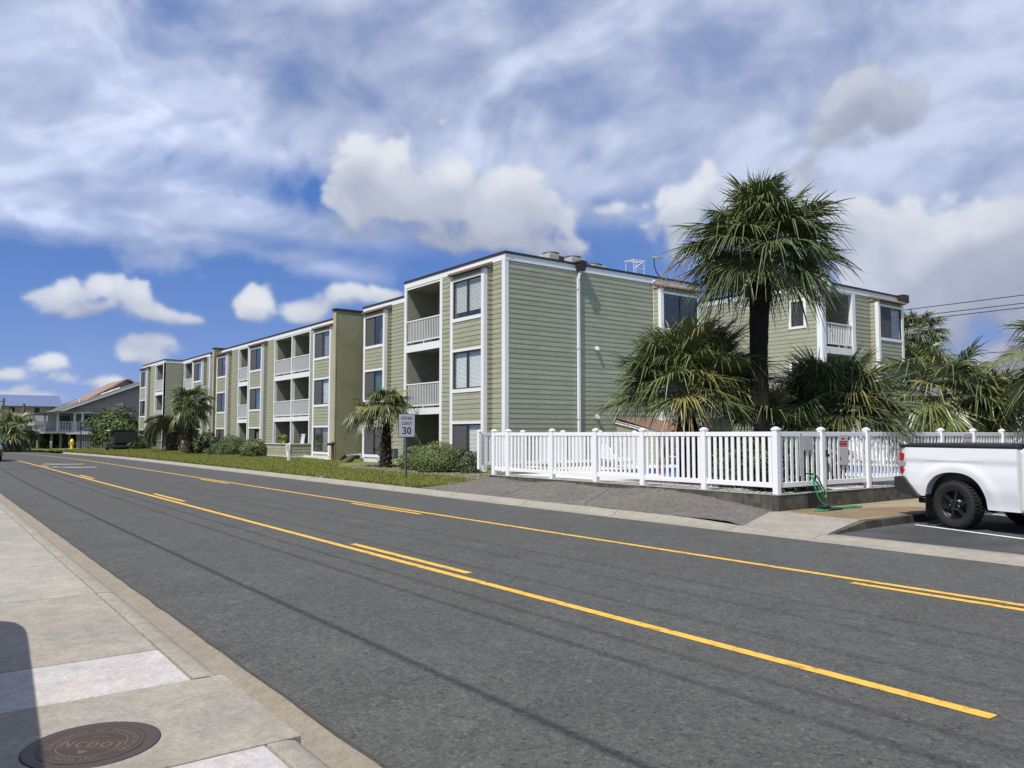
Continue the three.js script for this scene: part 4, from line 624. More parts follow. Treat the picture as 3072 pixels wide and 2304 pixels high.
// loungers and a parasol glimpsed through the fence
{
  const blue = S(.42, .52, .6, .8), mk = () => { const t = thing('pool_lounger', 'white pool lounger with blue sling in the fenced yard', 'lounger', [0, .4, 0], 0, 'loungers around the pool'); for (const s of [-.3, .3]) mesh('side_rail', join([barG([-.95, .33, s], [.3, .33, s], .02), barG([.3, .33, s], [.9, .82, s], .02)]), M.vinyl, t, [0, .4, 0]); for (const [x, s] of [[-.8, -.3], [-.8, .3], [.4, -.3], [.4, .3]]) mesh('leg', barG([x, 0, s], [x, .33, s], .02), M.vinyl, t, [0, .4, 0]); mesh('sling', join([stick([-.95, .33, 0], [.3, .33, 0], .56, .015), stick([.3, .33, 0], [.9, .82, 0], .56, .015)]), blue, t, [0, .4, 0]); return t; };
  const a = mk(); const spots = [[24.0, -21.2, 1.4], [26.2, -21.3, 1.6], [28.3, -21.1, 1.5], [20.4, -21.2, 1.3], [27.2, -11.2, -1.5]]; spots.forEach(([x, z, r], i) => { const l = ['white pool lounger with blue sling beside the lean-to shed', 'white pool lounger with blue sling in the middle of the far deck', 'white pool lounger with blue sling at the far end of the pool', 'white pool lounger with blue sling in front of the tan block wall', 'white pool lounger with blue sling just inside the lot fence'][i]; if (i) cloneOf(a, [x, .4, z], r, l); else { a.position.set(x, .4, z); a.rotation.y = r; a.userData.label = l; } });
  const sh = thing('pump_shed', 'little lean-to shed with brown ribbed roof against the block end wall', 'shed', [24, .4, -22.6]);
  siding(sh, sideL(23.1), -23.7, -21.6, .4, 1.7, true); B('wall', sidingTones[1], sh, 23.12, 25.7, .4, 1.62, -23.72, -21.62); siding(sh, side(-21.6), 23.1, 25.7, .4, 1.62, true);
  mesh('gable', prism([[-23.72, 1.6], [-21.6, 1.6], [-21.6, 1.66], [-23.72, 2.08]], 'x', 23.1, 23.16), sidingTones[2], sh); mesh('barge_board', stick([23.06, 2.1, -23.72], [23.06, 1.66, -21.4], .05, .12), M.white, sh);
  const rf = mesh('roof', quadG([[[23.0, 2.28, -23.72], [25.8, 2.28, -23.72], [25.8, 1.71, -21.3], [23.0, 1.71, -21.3]], [[23.0, 2.15, -23.72], [25.8, 2.15, -23.72], [25.8, 1.66, -21.3], [23.0, 1.66, -21.3]], [[23.0, 1.66, -21.3], [25.8, 1.66, -21.3], [25.8, 1.71, -21.3], [23.0, 1.71, -21.3]]]), M.brownRoof, sh);
  for (let k = 0; k <= 8; k++) mesh('seam', stick([23.02 + k * .345, 2.3, -23.7], [23.02 + k * .345, 1.73, -21.3], .022, .035), M.brownRoof, rf);
  const kn = thing('knee_wall', 'low tan block wall with a brown band beside the pool deck', 'wall', [20, .4, -22.6]); const bl = [S(.42, .37, .31, .9, { map: concMap }), S(.3, .18, .1, .9, { map: concMap }), S(.38, .34, .28, .9, { map: concMap })];
  for (let r = 0; r < 4; r++) for (let k = 0; k < 10; k++) { const x = 18.2 + k * .39 + (r % 2) * .19; B('block', r === 2 ? bl[1] : bl[(k + r) % 2 ? 0 : 2], kn, x, x + .383, .42 + r * .21, .42 + r * .21 + .203, -22.75, -22.55); }
}
// hose, and its black tray
{
  const t = thing('garden_hose', 'bright green garden hose hung on the lot fence and looped on the walk', 'hose', [14.55, .1, -9.2]); const gm = S(.02, .27, .085, .45), z = FZ + .16;
  mesh('hose', join([tubeG([[14.45, .72, z - .08], [14.50, .8, z], [14.62, .72, z + .02], [14.74, .56, z + .03], [14.86, .36, z + .05], [14.80, .30, z + .05], [14.70, .46, z + .06], [14.56, .62, z + .04], [14.47, .72, z]], .017, 60), tubeG([[14.46, .74, z], [14.5, .5, z + .04], [14.56, .3, z + .08], [14.7, .16, z + .14], [14.9, .122, z + .22], [15.25, .118, z + .25], [15.55, .118, z + .28], [15.62, .118, z + .36], [15.4, .118, z + .42], [14.9, .118, z + .4], [14.4, .118, z + .36], [14.05, .118, z + .3], [13.98, .118, z + .36], [14.1, .118, z + .45], [14.28, .118, z + .46]], .017, 110)]), gm, t);
  mesh('nozzle', barG([14.28, .118, z + .46], [14.38, .118, z + .46], .014), S(.7, .55, .2, .3, { metalness: .8 }), t); mesh('hook', barG([14.45, .8, FZ + .03], [14.46, .8, z + .02], .012), M.black, t);
  const u = thing('hose_tray', 'flat black plastic tray on the walk under the green hose', 'tray', [14.5, .1, -9.0]);
  mesh('tray', new RoundedBoxGeometry(.5, .035, .3, 2, .012), M.black, u, [14.5, .12, -8.93]); mesh('lid', new RoundedBoxGeometry(.2, .05, .16, 2, .02), M.black, u, [14.42, .16, -8.98]);
  B('back_pipe', M.black, thing('standpipe', 'short black standpipe on the wall behind the green hose', 'pipe', [14.5, .1, -9.3]), 14.4, 14.62, .1, .42, -9.33, -9.3);
}

// ---------------------------------------------------------------- palms
const frondMats = [S(.108, .135, .046, .38), S(.135, .16, .054, .38), S(.09, .12, .046, .38), S(.24, .225, .07, .5)], deadMat = S(.22, .13, .05, .85), driedMat = S(.3, .23, .12, .85), stalkMat = S(.11, .12, .045, .6);
function fanFrond(e, Lp, Rb, seed, o = {}) {                          // a fan leaf: stalk along +x rising at angle e, pleated blade of many segments
  const R = rng(seed), p = [], idx = [], droop = .62 * (o.droop ?? .55), nSeg = o.n ?? 40, spread = o.spread ?? 1.9;
  let x = 0, y = 0, a = e; const bend = (o.bend ?? .5) * (0.6 + .8 * R()), pts = [[0, 0]];
  for (let k = 0; k < 8; k++) { a -= bend / 8; x += Math.cos(a) * Lp / 8; y += Math.sin(a) * Lp / 8; pts.push([x, y]); }
  const ribbon = (list) => { const b = p.length / 3; list.forEach(([c, s, w], i) => { p.push(c.x - s.x * w, c.y - s.y * w, c.z - s.z * w, c.x + s.x * w, c.y + s.y * w, c.z + s.z * w); if (i) { const q = b + 2 * i; idx.push(q - 2, q - 1, q, q - 1, q + 1, q); } }); };
  const Z = new THREE.Vector3(0, 0, 1);
  ribbon(pts.map(([u, v], i) => [new THREE.Vector3(u, v, 0), Z, .016 - .007 * i / 8])); ribbon(pts.map(([u, v], i) => [new THREE.Vector3(u, v, 0), new THREE.Vector3(-Math.sin(a), Math.cos(a), 0), .010 - .004 * i / 8]));
  const d = new THREE.Vector3(Math.cos(a), Math.sin(a), 0), up = new THREE.Vector3(-Math.sin(a), Math.cos(a), 0), base = new THREE.Vector3(x, y, 0), twist = (R() - .5) * .9;
  const sd = Z.clone().applyAxisAngle(d, twist), nu = up.clone().applyAxisAngle(d, twist), rib = new THREE.Vector3();
  for (let i = 0; i < nSeg; i++) {
    const t = i / (nSeg - 1) * 2 - 1, phi = t * spread + (R() - .5) * .05, L = Rb * (.98 - .26 * Math.abs(t) ** 1.5) * (.86 + .24 * R()), cup = (o.cup ?? .35) * (1 - Math.abs(t) * .4);
    const along = .22 * Rb * Math.max(0, 1 - Math.abs(t));            // the midrib runs on into the blade
    rib.copy(base).addScaledVector(d, along).add(new THREE.Vector3(0, -.10 * along, 0));
    const dir = d.clone().multiplyScalar(Math.cos(phi)).addScaledVector(sd, Math.sin(phi)).addScaledVector(nu, cup * (.6 - Math.cos(phi) * .35) * .7).normalize();
    const sv = dir.clone().cross(nu).normalize().applyAxisAngle(dir, (i % 2 ? 1 : -1) * .55), dr = droop * (.7 + .7 * R()), list = [], K = 5, kink = R() < .55 ? .4 + R() * 1.1 : 0;
    for (let k = 0; k <= K; k++) { const s = k / K, w = Math.min(2 * spread / nSeg * L * s * .52 + .003, o.w ?? .0165) * (s > .5 ? 1 - (s - .5) * 1.75 : 1) + .0012; const c = rib.clone().addScaledVector(dir, L * s * (1 - .12 * dr * s)); c.y -= L * (dr * s * s * .62 + (s > .55 ? kink * (s - .55) * .8 : 0)); list.push([c, sv, w]); }
    ribbon(list);
  }
  const g = new THREE.BufferGeometry(); g.setAttribute('position', new THREE.Float32BufferAttribute(p, 3)); g.setIndex(idx); g.computeVertexNormals(); return g;
}
const frondLib = new Map();
function lib(kind, e, seed, o) { const k = kind + e.toFixed(1) + seed; if (!frondLib.has(k)) frondLib.set(k, fanFrond(e, o.Lp, o.Rb, 1000 + seed * 37 + Math.round(e * 10), o)); return frondLib.get(k); }
function trunkG(pts, radii, rad = 18, bump = .03, seed = 1) {            // trunk along a path with uneven girth
  const cv = new THREE.CatmullRomCurve3(pts.map((q) => new THREE.Vector3(...q))), N = 46, p = [], uv = [], idx = [];
  for (let k = 0; k <= N; k++) { const t = k / N, c = cv.getPoint(t), f = t * (radii.length - 1), i = Math.min(radii.length - 2, Math.floor(f)), r = mix(radii[i], radii[i + 1], f - i); for (let j = 0; j <= rad; j++) { const a = j / rad * 6.2832, q = r * (1 + bump * 6 * (fbm(Math.cos(a) * 2 + seed, c.y * 5, Math.sin(a) * 2, 3) - .5)); p.push(c.x + Math.cos(a) * q, c.y, c.z + Math.sin(a) * q); uv.push(j / rad * 6.28 * r, c.y); } }
  for (let k = 0; k < N; k++) for (let j = 0; j < rad; j++) { const a = k * (rad + 1) + j; idx.push(a, a + rad + 1, a + 1, a + 1, a + rad + 1, a + rad + 2); }
  const g = new THREE.BufferGeometry(); g.setAttribute('position', new THREE.Float32BufferAttribute(p, 3)); g.setAttribute('uv', new THREE.Float32BufferAttribute(uv, 2)); g.setIndex(idx); g.computeVertexNormals(); return g;
}
const barkMat = S(.13, .105, .08, .95, { map: barkMap, bumpMap: barkBump, bumpScale: .03 }), barkDark = S(.045, .037, .03, .95, { map: barkMap, bumpMap: barkBump, bumpScale: .04 }), bootMat = S(.15, .105, .07, .9), bootPale = S(.3, .24, .17, .9);
const bootG = (() => { const g = quadG([[[-.035, 0, 0], [.035, 0, 0], [.018, .16, .085], [-.018, .16, .085]], [[-.035, 0, -.02], [-.035, 0, 0], [-.018, .16, .085], [-.018, .18, .07]], [[.035, 0, 0], [.035, 0, -.02], [.018, .18, .07], [.018, .16, .085]], [[-.018, .16, .085], [.018, .16, .085], [.018, .18, .07], [-.018, .18, .07]]]); return g; })();
function boots(t, pts, y0, y1, r0, r1, n, seed, lift = .9, mats = [bootMat, bootMat, bootPale]) {
  const R = rng(seed), cv = new THREE.CatmullRomCurve3(pts.map((q) => new THREE.Vector3(...q)));
  for (let i = 0; i < n; i++) { const f = i / n, u = mix(y0, y1, f), c = cv.getPoint(u), a = i * 2.4 + R() * .4, r = mix(r0, r1, f) * .92, m = mesh('leaf_base', bootG, mats[i % mats.length], t, [c.x + Math.sin(a) * r, c.y, c.z + Math.cos(a) * r]); m.rotation.set(0, a, 0); m.rotateX(.15 + lift * R() * .6); const s = .8 + .6 * R(); m.scale.set(s, s, s); }
}
// crown: fronds from upright to hanging, each one a part
function crown(t, c, n, o) {
  const R = rng(o.seed), levels = o.levels ?? [1.35, 1.0, .7, .4, .1, -.2, -.5];
  for (let i = 0; i < n; i++) {
    const f = (i + .5) / n, k = Math.min(levels.length - 1, Math.floor(Math.pow(f, o.pow ?? .9) * levels.length)), e = levels[k], dead = o.dead && f > 1 - o.dead, v = Math.floor(R() * 3);
    const g = lib(o.kind + (dead ? 'd' : ''), e, v, { Lp: o.Lp, Rb: o.Rb, droop: (o.droop ?? .5) * (dead ? 1.6 : 1), bend: o.bend ?? .5, n: o.n, spread: dead ? 1.2 : 1.9, cup: o.cup, w: o.w });
    const m = mesh('frond', g, dead ? (R() < .6 ? deadMat : driedMat) : R() < (o.yellow ?? .06) ? frondMats[3] : frondMats[Math.floor(R() * 3)], t, [c[0], c[1] + (k < 2 ? .05 : -.12 * (k / levels.length)) * o.Rb, c[2]]); m.rotation.y = i * 2.39996 + (R() - .5) * .5 + (o.turn ?? 0); const s = (.85 + .3 * R()) * (k === 0 ? .85 : 1); m.scale.set(s, s, s);
  }
}
const pp = (px, py, x) => { const d = pixelDir(px, py), k = x / d.x; return [x, EYE + d.y * k, d.z * k]; };        // where a sight line meets the plane at x
// tall cabbage palm behind the fence
{
  const b = pp(2285, 1300, 15.6), z = b[2], x = 15.6, path = [[x, .4, z], [x, 2.0, z], [x - .02, 3.6, z - .02], [x + .03, 4.85, z], [x + .08, 5.85, z + .02]];
  const t = thing('palm_tree', 'tall dark-trunked cabbage palm rising above the pool fence', 'palm tree', [x, .4, z]);
  mesh('trunk', trunkG(path, [.20, .19, .205, .235, .2], 24, .05, 3), barkDark, t);
  mesh('crown_shaft', trunkG([[x + .05, 4.7, z], [x + .08, 5.5, z], [x + .1, 6.1, z], [x + .1, 6.75, z]], [.25, .19, .12, .09], 16, .05, 5), S(.10, .085, .035, .9, { map: barkMap, bumpMap: barkBump, bumpScale: .02 }), t); boots(t, path, .8, .99, .24, .17, 26, 9, .8);
  crown(t, [x + .08, 6.0, z], 66, { kind: 'tall', seed: 71, Lp: .98, Rb: .98, droop: .5, levels: [.95, .78, .6, .42, .25, .08, -.1, -.25], dead: .015, bend: .38, n: 54 });
  crown(t, [x + .1, 6.72, z], 30, { kind: 'tallTop', seed: 72, Lp: .42, Rb: .85, droop: .5, levels: [1.5, 1.25, .95, .6, .25, 0], bend: .35, n: 54, turn: 1 });
  const spike = fanFrond(1.5, .35, 1.05, 4, { droop: .2, spread: .55, n: 26, bend: .05, cup: .1 }); const m = mesh('spear_leaf', spike, frondMats[3], t, [x + .05, 6.55, z]); m.rotation.y = 2;
  const tw = []; const R = rng(8); for (let i = 0; i < 22; i++) { const f = i / 22; tw.push(tubeG([[x - .9 - f * .7, 5.9 - f * f * .5, z - 1.0 - f * .6], [x - 1.05 - f * .7, 5.7 - f * f * .5 - .2 * R(), z - 1.1 - f * .6 + .1 * R()], [x - 1.1 - f * .72, 5.4 - f * .5 - .25 * R(), z - 1.15 - f * .6 + .25 * (R() - .5)]], .004, 6, 3)); } tw.push(tubeG([[x, 5.75, z], [x - .5, 6.05, z - .5], [x - 1.1, 5.8, z - 1.15], [x - 1.6, 5.35, z - 1.6]], .011, 14, 4)); mesh('flower_stalk', join(tw), driedMat, t);
}
// two low bushy palms behind the fence
{
  const c = pp(2062, 1190, 15.3), x = 15.3, z = c[2]; const t = thing('palm_tree', 'broad low cabbage palm spreading over the street fence, with an orange dead frond', 'palm tree', [x, .4, z]);
  const path = [[x, .4, z], [x + .02, 1.0, z], [x, 1.7, z], [x - .02, 2.5, z]]; mesh('trunk', trunkG(path, [.26, .27, .27, .2], 20, .08, 11), barkDark, t); boots(t, path, .15, .98, .27, .2, 60, 19);
  crown(t, [x, 2.62, z], 110, { kind: 'low', pow: 1.25, seed: 81, Lp: 1.08, Rb: 1.02, droop: .45, levels: [1.45, 1.25, 1.05, .85, .65, .45, .28, .1], dead: .01, bend: .36, n: 54, yellow: .09 });
  const m = mesh('frond', fanFrond(-.6, .75, .7, 77, { droop: 1.2, spread: .6, n: 16, bend: .6 }), S(.5, .19, .03, .8), t, [x, 2.05, z]); m.rotation.y = 2.55;
}
{
  const x = 18.2, c = pp(2500, 1215, x), z = c[2]; const t = thing('palm_tree', 'low cabbage palm hanging over the corner of the lot fence', 'palm tree', [x, .4, z]);
  const path = [[x, .4, z], [x, .9, z], [x, 1.5, z], [x, 2.15, z]]; mesh('trunk', trunkG(path, [.24, .25, .25, .2], 20, .08, 12), barkDark, t); boots(t, path, .15, .98, .25, .2, 40, 23);
  crown(t, [x, 2.1, z], 84, { kind: 'low2', pow: 1.1, seed: 91, Lp: .85, Rb: 1.0, droop: .5, levels: [1.45, 1.25, 1.05, .85, .6, .35, .1], bend: .35, n: 54, yellow: .07 });
  const y = 16.6, d = pp(2310, 1240, y); const u = thing('palm_tree', 'small young palm between the tall palm trunk and the fence corner', 'palm tree', [y, .4, d[2]]);
  mesh('trunk', trunkG([[y, .4, d[2]], [y, .9, d[2]], [y, 1.3, d[2]]], [.15, .16, .14], 14, .08, 13), barkDark, u); crown(u, [y, 1.45, d[2]], 34, { kind: 'low2', seed: 95, Lp: 1.0, Rb: .95, droop: .62, levels: [1.35, 1.05, .75, .45, .15], bend: .6, n: 46, yellow: .12, turn: .7 });
}
// palm by the speed sign, with a second head leaning away
{
  const x = 16.0, z = -30.44, path = [[x, .12, z], [x + .02, .8, z - .02], [x + .02, 1.5, z], [x, 2.1, z + .02]]; const t = thing('palm_tree', 'stout palm with shaggy trunk in the shell bed behind the speed sign', 'palm tree', [x, .15, z]);
  mesh('trunk', trunkG(path, [.28, .24, .2, .13], 20, .06, 21), barkDark, t); boots(t, path, .06, .97, .25, .13, 70, 33, 1.3);
  crown(t, [x, 2.95, z + .05], 34, { kind: 'mid', seed: 101, Lp: .42, Rb: .72, droop: .85, levels: [1.3, 1.0, .7, .4, .1, -.2], bend: .5, n: 42 });
  mesh('stem', trunkG([[x, 2.0, z], [x - .02, 2.4, z], [x, 3.0, z + .03]], [.16, .12, .1], 12, .06, 3), S(.06, .065, .03, .9), t); mesh('stem', trunkG([[x, 2.0, z], [x - .25, 2.2, z - .4], [x - .4, 2.6, z - .75]], [.12, .08, .07], 12, .06, 3), S(.06, .065, .03, .9), t);
  crown(t, [x - .4, 2.6, z - .78], 22, { kind: 'mid', seed: 102, Lp: .42, Rb: .72, droop: .85, levels: [1.0, .7, .4, .1, -.2], bend: .5, n: 42, turn: 2 });
}
// two more palms along the lawn
{
  const x = 14.87, z = -56.9, path = [[x, .15, z], [x - .05, 1.0, z], [x, 2.0, z + .05], [x + .05, 2.9, z + .05]]; const t = thing('palm_tree', 'round-headed palm with criss-cross trunk before the middle block', 'palm tree', [x, .15, z]);
  mesh('trunk', trunkG(path, [.36, .28, .27, .17], 18, .06, 25), barkMat, t); boots(t, path, .04, .97, .3, .2, 70, 39, 1.2, [bootMat, bootPale]);
  crown(t, [x + .05, 3.85, z], 44, { kind: 'far', seed: 111, Lp: .7, Rb: .95, droop: .5, levels: [1.3, .95, .6, .3, 0, -.35], bend: .5, n: 30, w: .034 }); mesh('stem', trunkG([[x + .05, 2.8, z], [x + .05, 3.2, z], [x + .05, 3.9, z]], [.2, .13, .1], 12, .05, 2), S(.06, .065, .03, .9), t);
}
function feather(e, L, seed) { const R = rng(seed), p = [], idx = []; let x = 0, y = 0, a = e; const put = (q) => { const b = p.length / 3; q.forEach((v) => p.push(...v)); idx.push(b, b + 1, b + 2); }; for (let k = 0; k < 34; k++) { a -= 2.3 / 34; const nx = x + Math.cos(a) * L / 34, ny = y + Math.sin(a) * L / 34; put([[x, y, -.012], [x, y, .012], [nx, ny, 0]]); put([[x, y - .01, 0], [x, y + .01, 0], [nx, ny, 0]]); if (k > 4) { const l = .55 * Math.sin(Math.PI * (k - 2) / 36) + .12; for (const s of [-1, 1]) for (let h = 0; h < 3; h++) { const lx = x + Math.cos(a + .5) * l * .65 + .02 * R(), ly = y + Math.sin(a + .5) * l * .7 - .05 * R() + h * .06, lz = s * l * (.55 + .15 * R()); put([[x - .02, y - .01, 0], [x + .05, y + .03, 0], [lx, ly, lz]]); } } x = nx; y = ny; } const g = new THREE.BufferGeometry(); g.setAttribute('position', new THREE.Float32BufferAttribute(p, 3)); g.setIndex(idx); g.computeVertexNormals(); return g; }
{
  const x = 16.0, z = -66.2, path = [[x, .15, z], [x, 1.0, z], [x + .05, 1.8, z]]; const t = thing('palm_tree', 'pindo palm with arching grey-green feather fronds before the far block', 'palm tree', [x, .15, z]);
  mesh('trunk', trunkG(path, [.45, .4, .38], 18, .1, 27), barkMat, t); boots(t, path, .2, .99, .4, .36, 40, 43, 1.4); const fm = [S(.13, .155, .085, .55), S(.16, .18, .10, .55)];
  for (let i = 0; i < 44; i++) { const e = [1.45, 1.25, 1.0, .75, .5][i % 5], k = 'f' + e + (i % 2); if (!frondLib.has(k)) frondLib.set(k, feather(e, 2.5, 60 + i)); const m = mesh('frond', frondLib.get(k), fm[i % 2], t, [x, 1.95, z]); m.rotation.y = i * 2.4; }
}
// palms beyond the lot fence
{
  const P = (px, py, x, label, n, o) => { const c = pp(px, py, x), t = thing('palm_tree', label, 'palm tree', [x, .4, c[2]]), path = [[x, .3, c[2]], [x, mix(.3, c[1], .5), c[2]], [x, c[1] - .1, c[2]]]; mesh('trunk', trunkG(path, o.r, 18, .1, o.seed), o.dark ? barkDark : barkMat, t); boots(t, path, .1, .98, o.r[0], o.r[2], o.nb ?? 40, o.seed, 1.3, [bootMat, bootPale]); crown(t, [x, c[1], c[2]], n, o); return t; };
  P(2835, 1190, 25.5, 'full cabbage palm with yellowing skirt beyond the tow notice', 60, { kind: 'back', seed: 121, r: [.33, .33, .26], Lp: 1.0, Rb: 1.2, droop: .55, levels: [1.3, .95, .65, .35, 0, -.35, -.6], dead: .07, yellow: .16, bend: .55, n: 40, w: .026 });
  P(2985, 1195, 27.5, 'cabbage palm with pineapple-like trunk at the far end of the lot fence', 34, { kind: 'backS', seed: 123, r: [.3, .34, .24], Lp: .6, Rb: .9, levels: [1.3, .95, .65, .35, 0, -.35], bend: .5, n: 40, turn: 1, w: .026 });
  P(3250, 1060, 25, 'tall palm at the edge of the pool yard by the grey beach house', 40, { kind: 'back', seed: 127, r: [.22, .2, .2], Lp: 1.0, Rb: 1.2, levels: [1.3, .95, .65, .35, 0, -.35, -.6], dead: .12, bend: .5, n: 40, turn: 2, w: .026 });
  P(2750, 1000, 52, 'tall shaggy palm standing beyond the end of the wing', 60, { kind: 'backTall', seed: 131, r: [.3, .28, .3], Lp: 1.0, Rb: 1.1, levels: [1.3, .9, .5, .1, -.4, -.8], dead: .2, bend: .5, n: 34, yellow: .2, w: .04 });
  P(2770, 1085, 50, 'shorter dark palm below the tall shaggy palm', 30, { kind: 'backTall', seed: 137, r: [.3, .28, .3], Lp: 1.0, Rb: 1.1, levels: [1.3, .9, .5, .1, -.4], bend: .5, n: 34, turn: 1, w: .04 });
  P(38, 1285, 6.9, 'dark bushy palm on the lawn between two utility poles', 60, { kind: 'leftFar', seed: 141, r: [.3, .28, .25], Lp: 1.1, Rb: 1.3, levels: [1.3, .9, .5, .1, -.4, -.8], dead: .12, bend: .5, n: 26, dark: true, w: .055 });
}
// ---------------------------------------------------------------- shrubs: leaf-sized faces through a rounded volume
function leafBall(n, rx, ry, rz, leaf, seed, o = {}) {
  const R = rng(seed), p = [], N = new THREE.Vector3(), T = new THREE.Vector3(), U = new THREE.Vector3();
  for (let i = 0; i < n; i++) {
    const u = R() * 2 - 1, a = R() * 6.2832, s = Math.sqrt(1 - u * u), d = [s * Math.cos(a), u, s * Math.sin(a)]; if (d[1] < -.55) continue;
    const lump = 1 + (o.lump ?? .2) * 2 * (fbm(d[0] * 2.2 + seed, d[1] * 2.2, d[2] * 2.2, 3) - .5), r = lump * (1 - (o.thick ?? .3) * R() * R()), c = [d[0] * rx * r, d[1] * ry * r, d[2] * rz * r];
    N.set(d[0] + (R() - .5) * 1.5, d[1] + .35 + (R() - .5) * 1.5, d[2] + (R() - .5) * 1.5).normalize(); T.set(R() - .5, R() - .5, R() - .5).cross(N).normalize(); U.copy(N).cross(T); const l = leaf * (.6 + .8 * R()), w = l * (o.w ?? .45);
    const A = [c[0] - T.x * l, c[1] - T.y * l, c[2] - T.z * l], D = [c[0] + T.x * l, c[1] + T.y * l, c[2] + T.z * l], E = [c[0] + U.x * w + N.x * w * .3, c[1] + U.y * w + N.y * w * .3, c[2] + U.z * w + N.z * w * .3], F = [c[0] - U.x * w + N.x * w * .3, c[1] - U.y * w + N.y * w * .3, c[2] - U.z * w + N.z * w * .3];
    p.push(...A, ...E, ...D, ...A, ...D, ...F);
  }
  const g = new THREE.BufferGeometry(); g.setAttribute('position', new THREE.Float32BufferAttribute(p, 3)); g.computeVertexNormals(); return g;
}
const hedgeMats = [S(.085, .12, .026, .45), S(.10, .14, .032, .45), S(.055, .082, .024, .5)], twigMat = S(.06, .045, .03, .95);
function shrub(label, x, y, z, rx, ry, rz, n, leaf, seed, mat, o = {}) {
  const t = thing(o.name ?? 'clipped_shrub', label, o.cat ?? 'shrub', [x, y, z], 0, o.group); const cy = y + ry * (o.cy ?? .62);
  mesh('foliage', leafBall(n, rx, ry, rz, leaf, seed, o), mat, t, [x, cy, z]); mesh('inner_foliage', leafBall(Math.round(n * .5), rx * .78, ry * .78, rz * .78, leaf * 1.5, seed + 1, { ...o, thick: .9 }), mat, t, [x, cy, z]);
  const R = rng(seed); for (let k = 0; k < 4; k++) mesh('stem', barG([x + (R() - .5) * rx * .5, y - .05, z + (R() - .5) * rz * .5], [x + (R() - .5) * rx, cy, z + (R() - .5) * rz], .02), twigMat, t);
  return t;
}
shrub('large rounded clipped shrub behind the speed sign, right of its pole', 15.75, .17, -25.75, .98, .68, 1.0, 9000, .034, 201, hedgeMats[1]);
shrub('rounded clipped shrub between the speed sign and the shaggy palm', 16.15, .17, -27.75, .85, .62, .95, 7000, .034, 203, hedgeMats[1]);
shrub('small dark upright shrub beside the big clipped shrub at the bay window', 16.2, .17, -24.35, .42, .5, .5, 2200, .05, 205, hedgeMats[2], { lump: .5, thick: .5 });
for (const [l, px, x, r, h, s] of [['clipped shrub at the patio wall end of the hedge row', 760, 16.2, .82, .72, 211], ['tall clipped shrub in the hedge row before the middle block', 694, 16.3, .9, .82, 213], ['low clipped shrub in the middle of the hedge row', 651, 15.9, .55, .55, 215], ['rounded clipped shrub next to the criss-cross palm trunk', 623, 16.0, .72, .6, 217]]) shrub(l, x, .17, pp(px, 1350, x)[2], r, h, r * 1.1, 5000, .05, s, hedgeMats[s % 3]);
shrub('clipped shrub between the criss-cross palm and the pindo palm', 16.4, .17, -61.2, 1.0, .7, 1.1, 2600, .08, 221, hedgeMats[0]); shrub('spiky untrimmed shrub beside the criss-cross palm trunk', 15.9, .17, -56.0, .8, .95, .8, 1800, .11, 223, hedgeMats[2], { lump: .5 }); shrub('small bush at the foot of the set-back bay', 18.3, .17, -67.9, .8, .8, .8, 1500, .09, 225, hedgeMats[0]);
shrub('low wide clipped shrub at the far patio corner', 14.9, .15, -75.0, 1.5, .85, 1.5, 3000, .09, 231, hedgeMats[0]); shrub('small clipped shrub beside the golf cart', 14.2, .15, -76.8, .85, .62, .9, 1600, .09, 233, hedgeMats[1]); shrub('dark bush behind the golf cart', 16.2, .15, -80, 1.5, 1.1, 1.3, 2400, .1, 235, hedgeMats[2], { lump: .4 });
shrub('big loose leafy bush in front of the grey house porch', 15.6, .15, -86, 2.6, 2.6, 2.4, 9000, .13, 241, hedgeMats[0], { name: 'leafy_bush', cat: 'bush', lump: .5, thick: .5, cy: .55, w: .35 });
shrub('bush below the corner of the grey house deck, behind the hydrant', 13.2, .15, -95, 1.8, 1.5, 1.6, 3600, .12, 243, hedgeMats[0], { name: 'leafy_bush', cat: 'bush', lump: .4 }); shrub('dark bush beside the grey house stairs', 10.9, .15, -97, 1.8, 1.3, 1.6, 3200, .12, 245, hedgeMats[2], { name: 'leafy_bush', cat: 'bush', lump: .4 });
shrub('low dome-shaped bush near the wooden pole on the left lawn', 9.9, .15, -103, 1.1, .75, 1.1, 1800, .11, 247, hedgeMats[2], { name: 'leafy_bush', cat: 'bush', lump: .2 });
for (const [l, x, z, r, s] of [['dark shrub seen through the fence under the tall palm', 15.0, -11.35, .75, 251], ['dark shrub seen through the fence by its corner', 14.7, -10.25, .7, 253], ['dark shrub seen through the lot fence near the gate', 15.3, -10.1, .6, 255]]) shrub(l, x, .4, z, r, .62, r, 3200, .05, s, hedgeMats[2], { lump: .4, thick: .6 });
for (const [l, x, z, r, h, s] of [['grey-green hedge before the small grey house', 9.4, -117, 4.2, 1.7, 261], ['dense hedge beyond the dark palm', 6.6, -112, 2.6, 1.5, 263]]) shrub(l, x, .1, z, r, h, 1.4, 4200, .2, s, s === 261 ? S(.12, .13, .08, .8) : hedgeMats[2], { name: 'hedge', cat: 'hedge', lump: .3 });

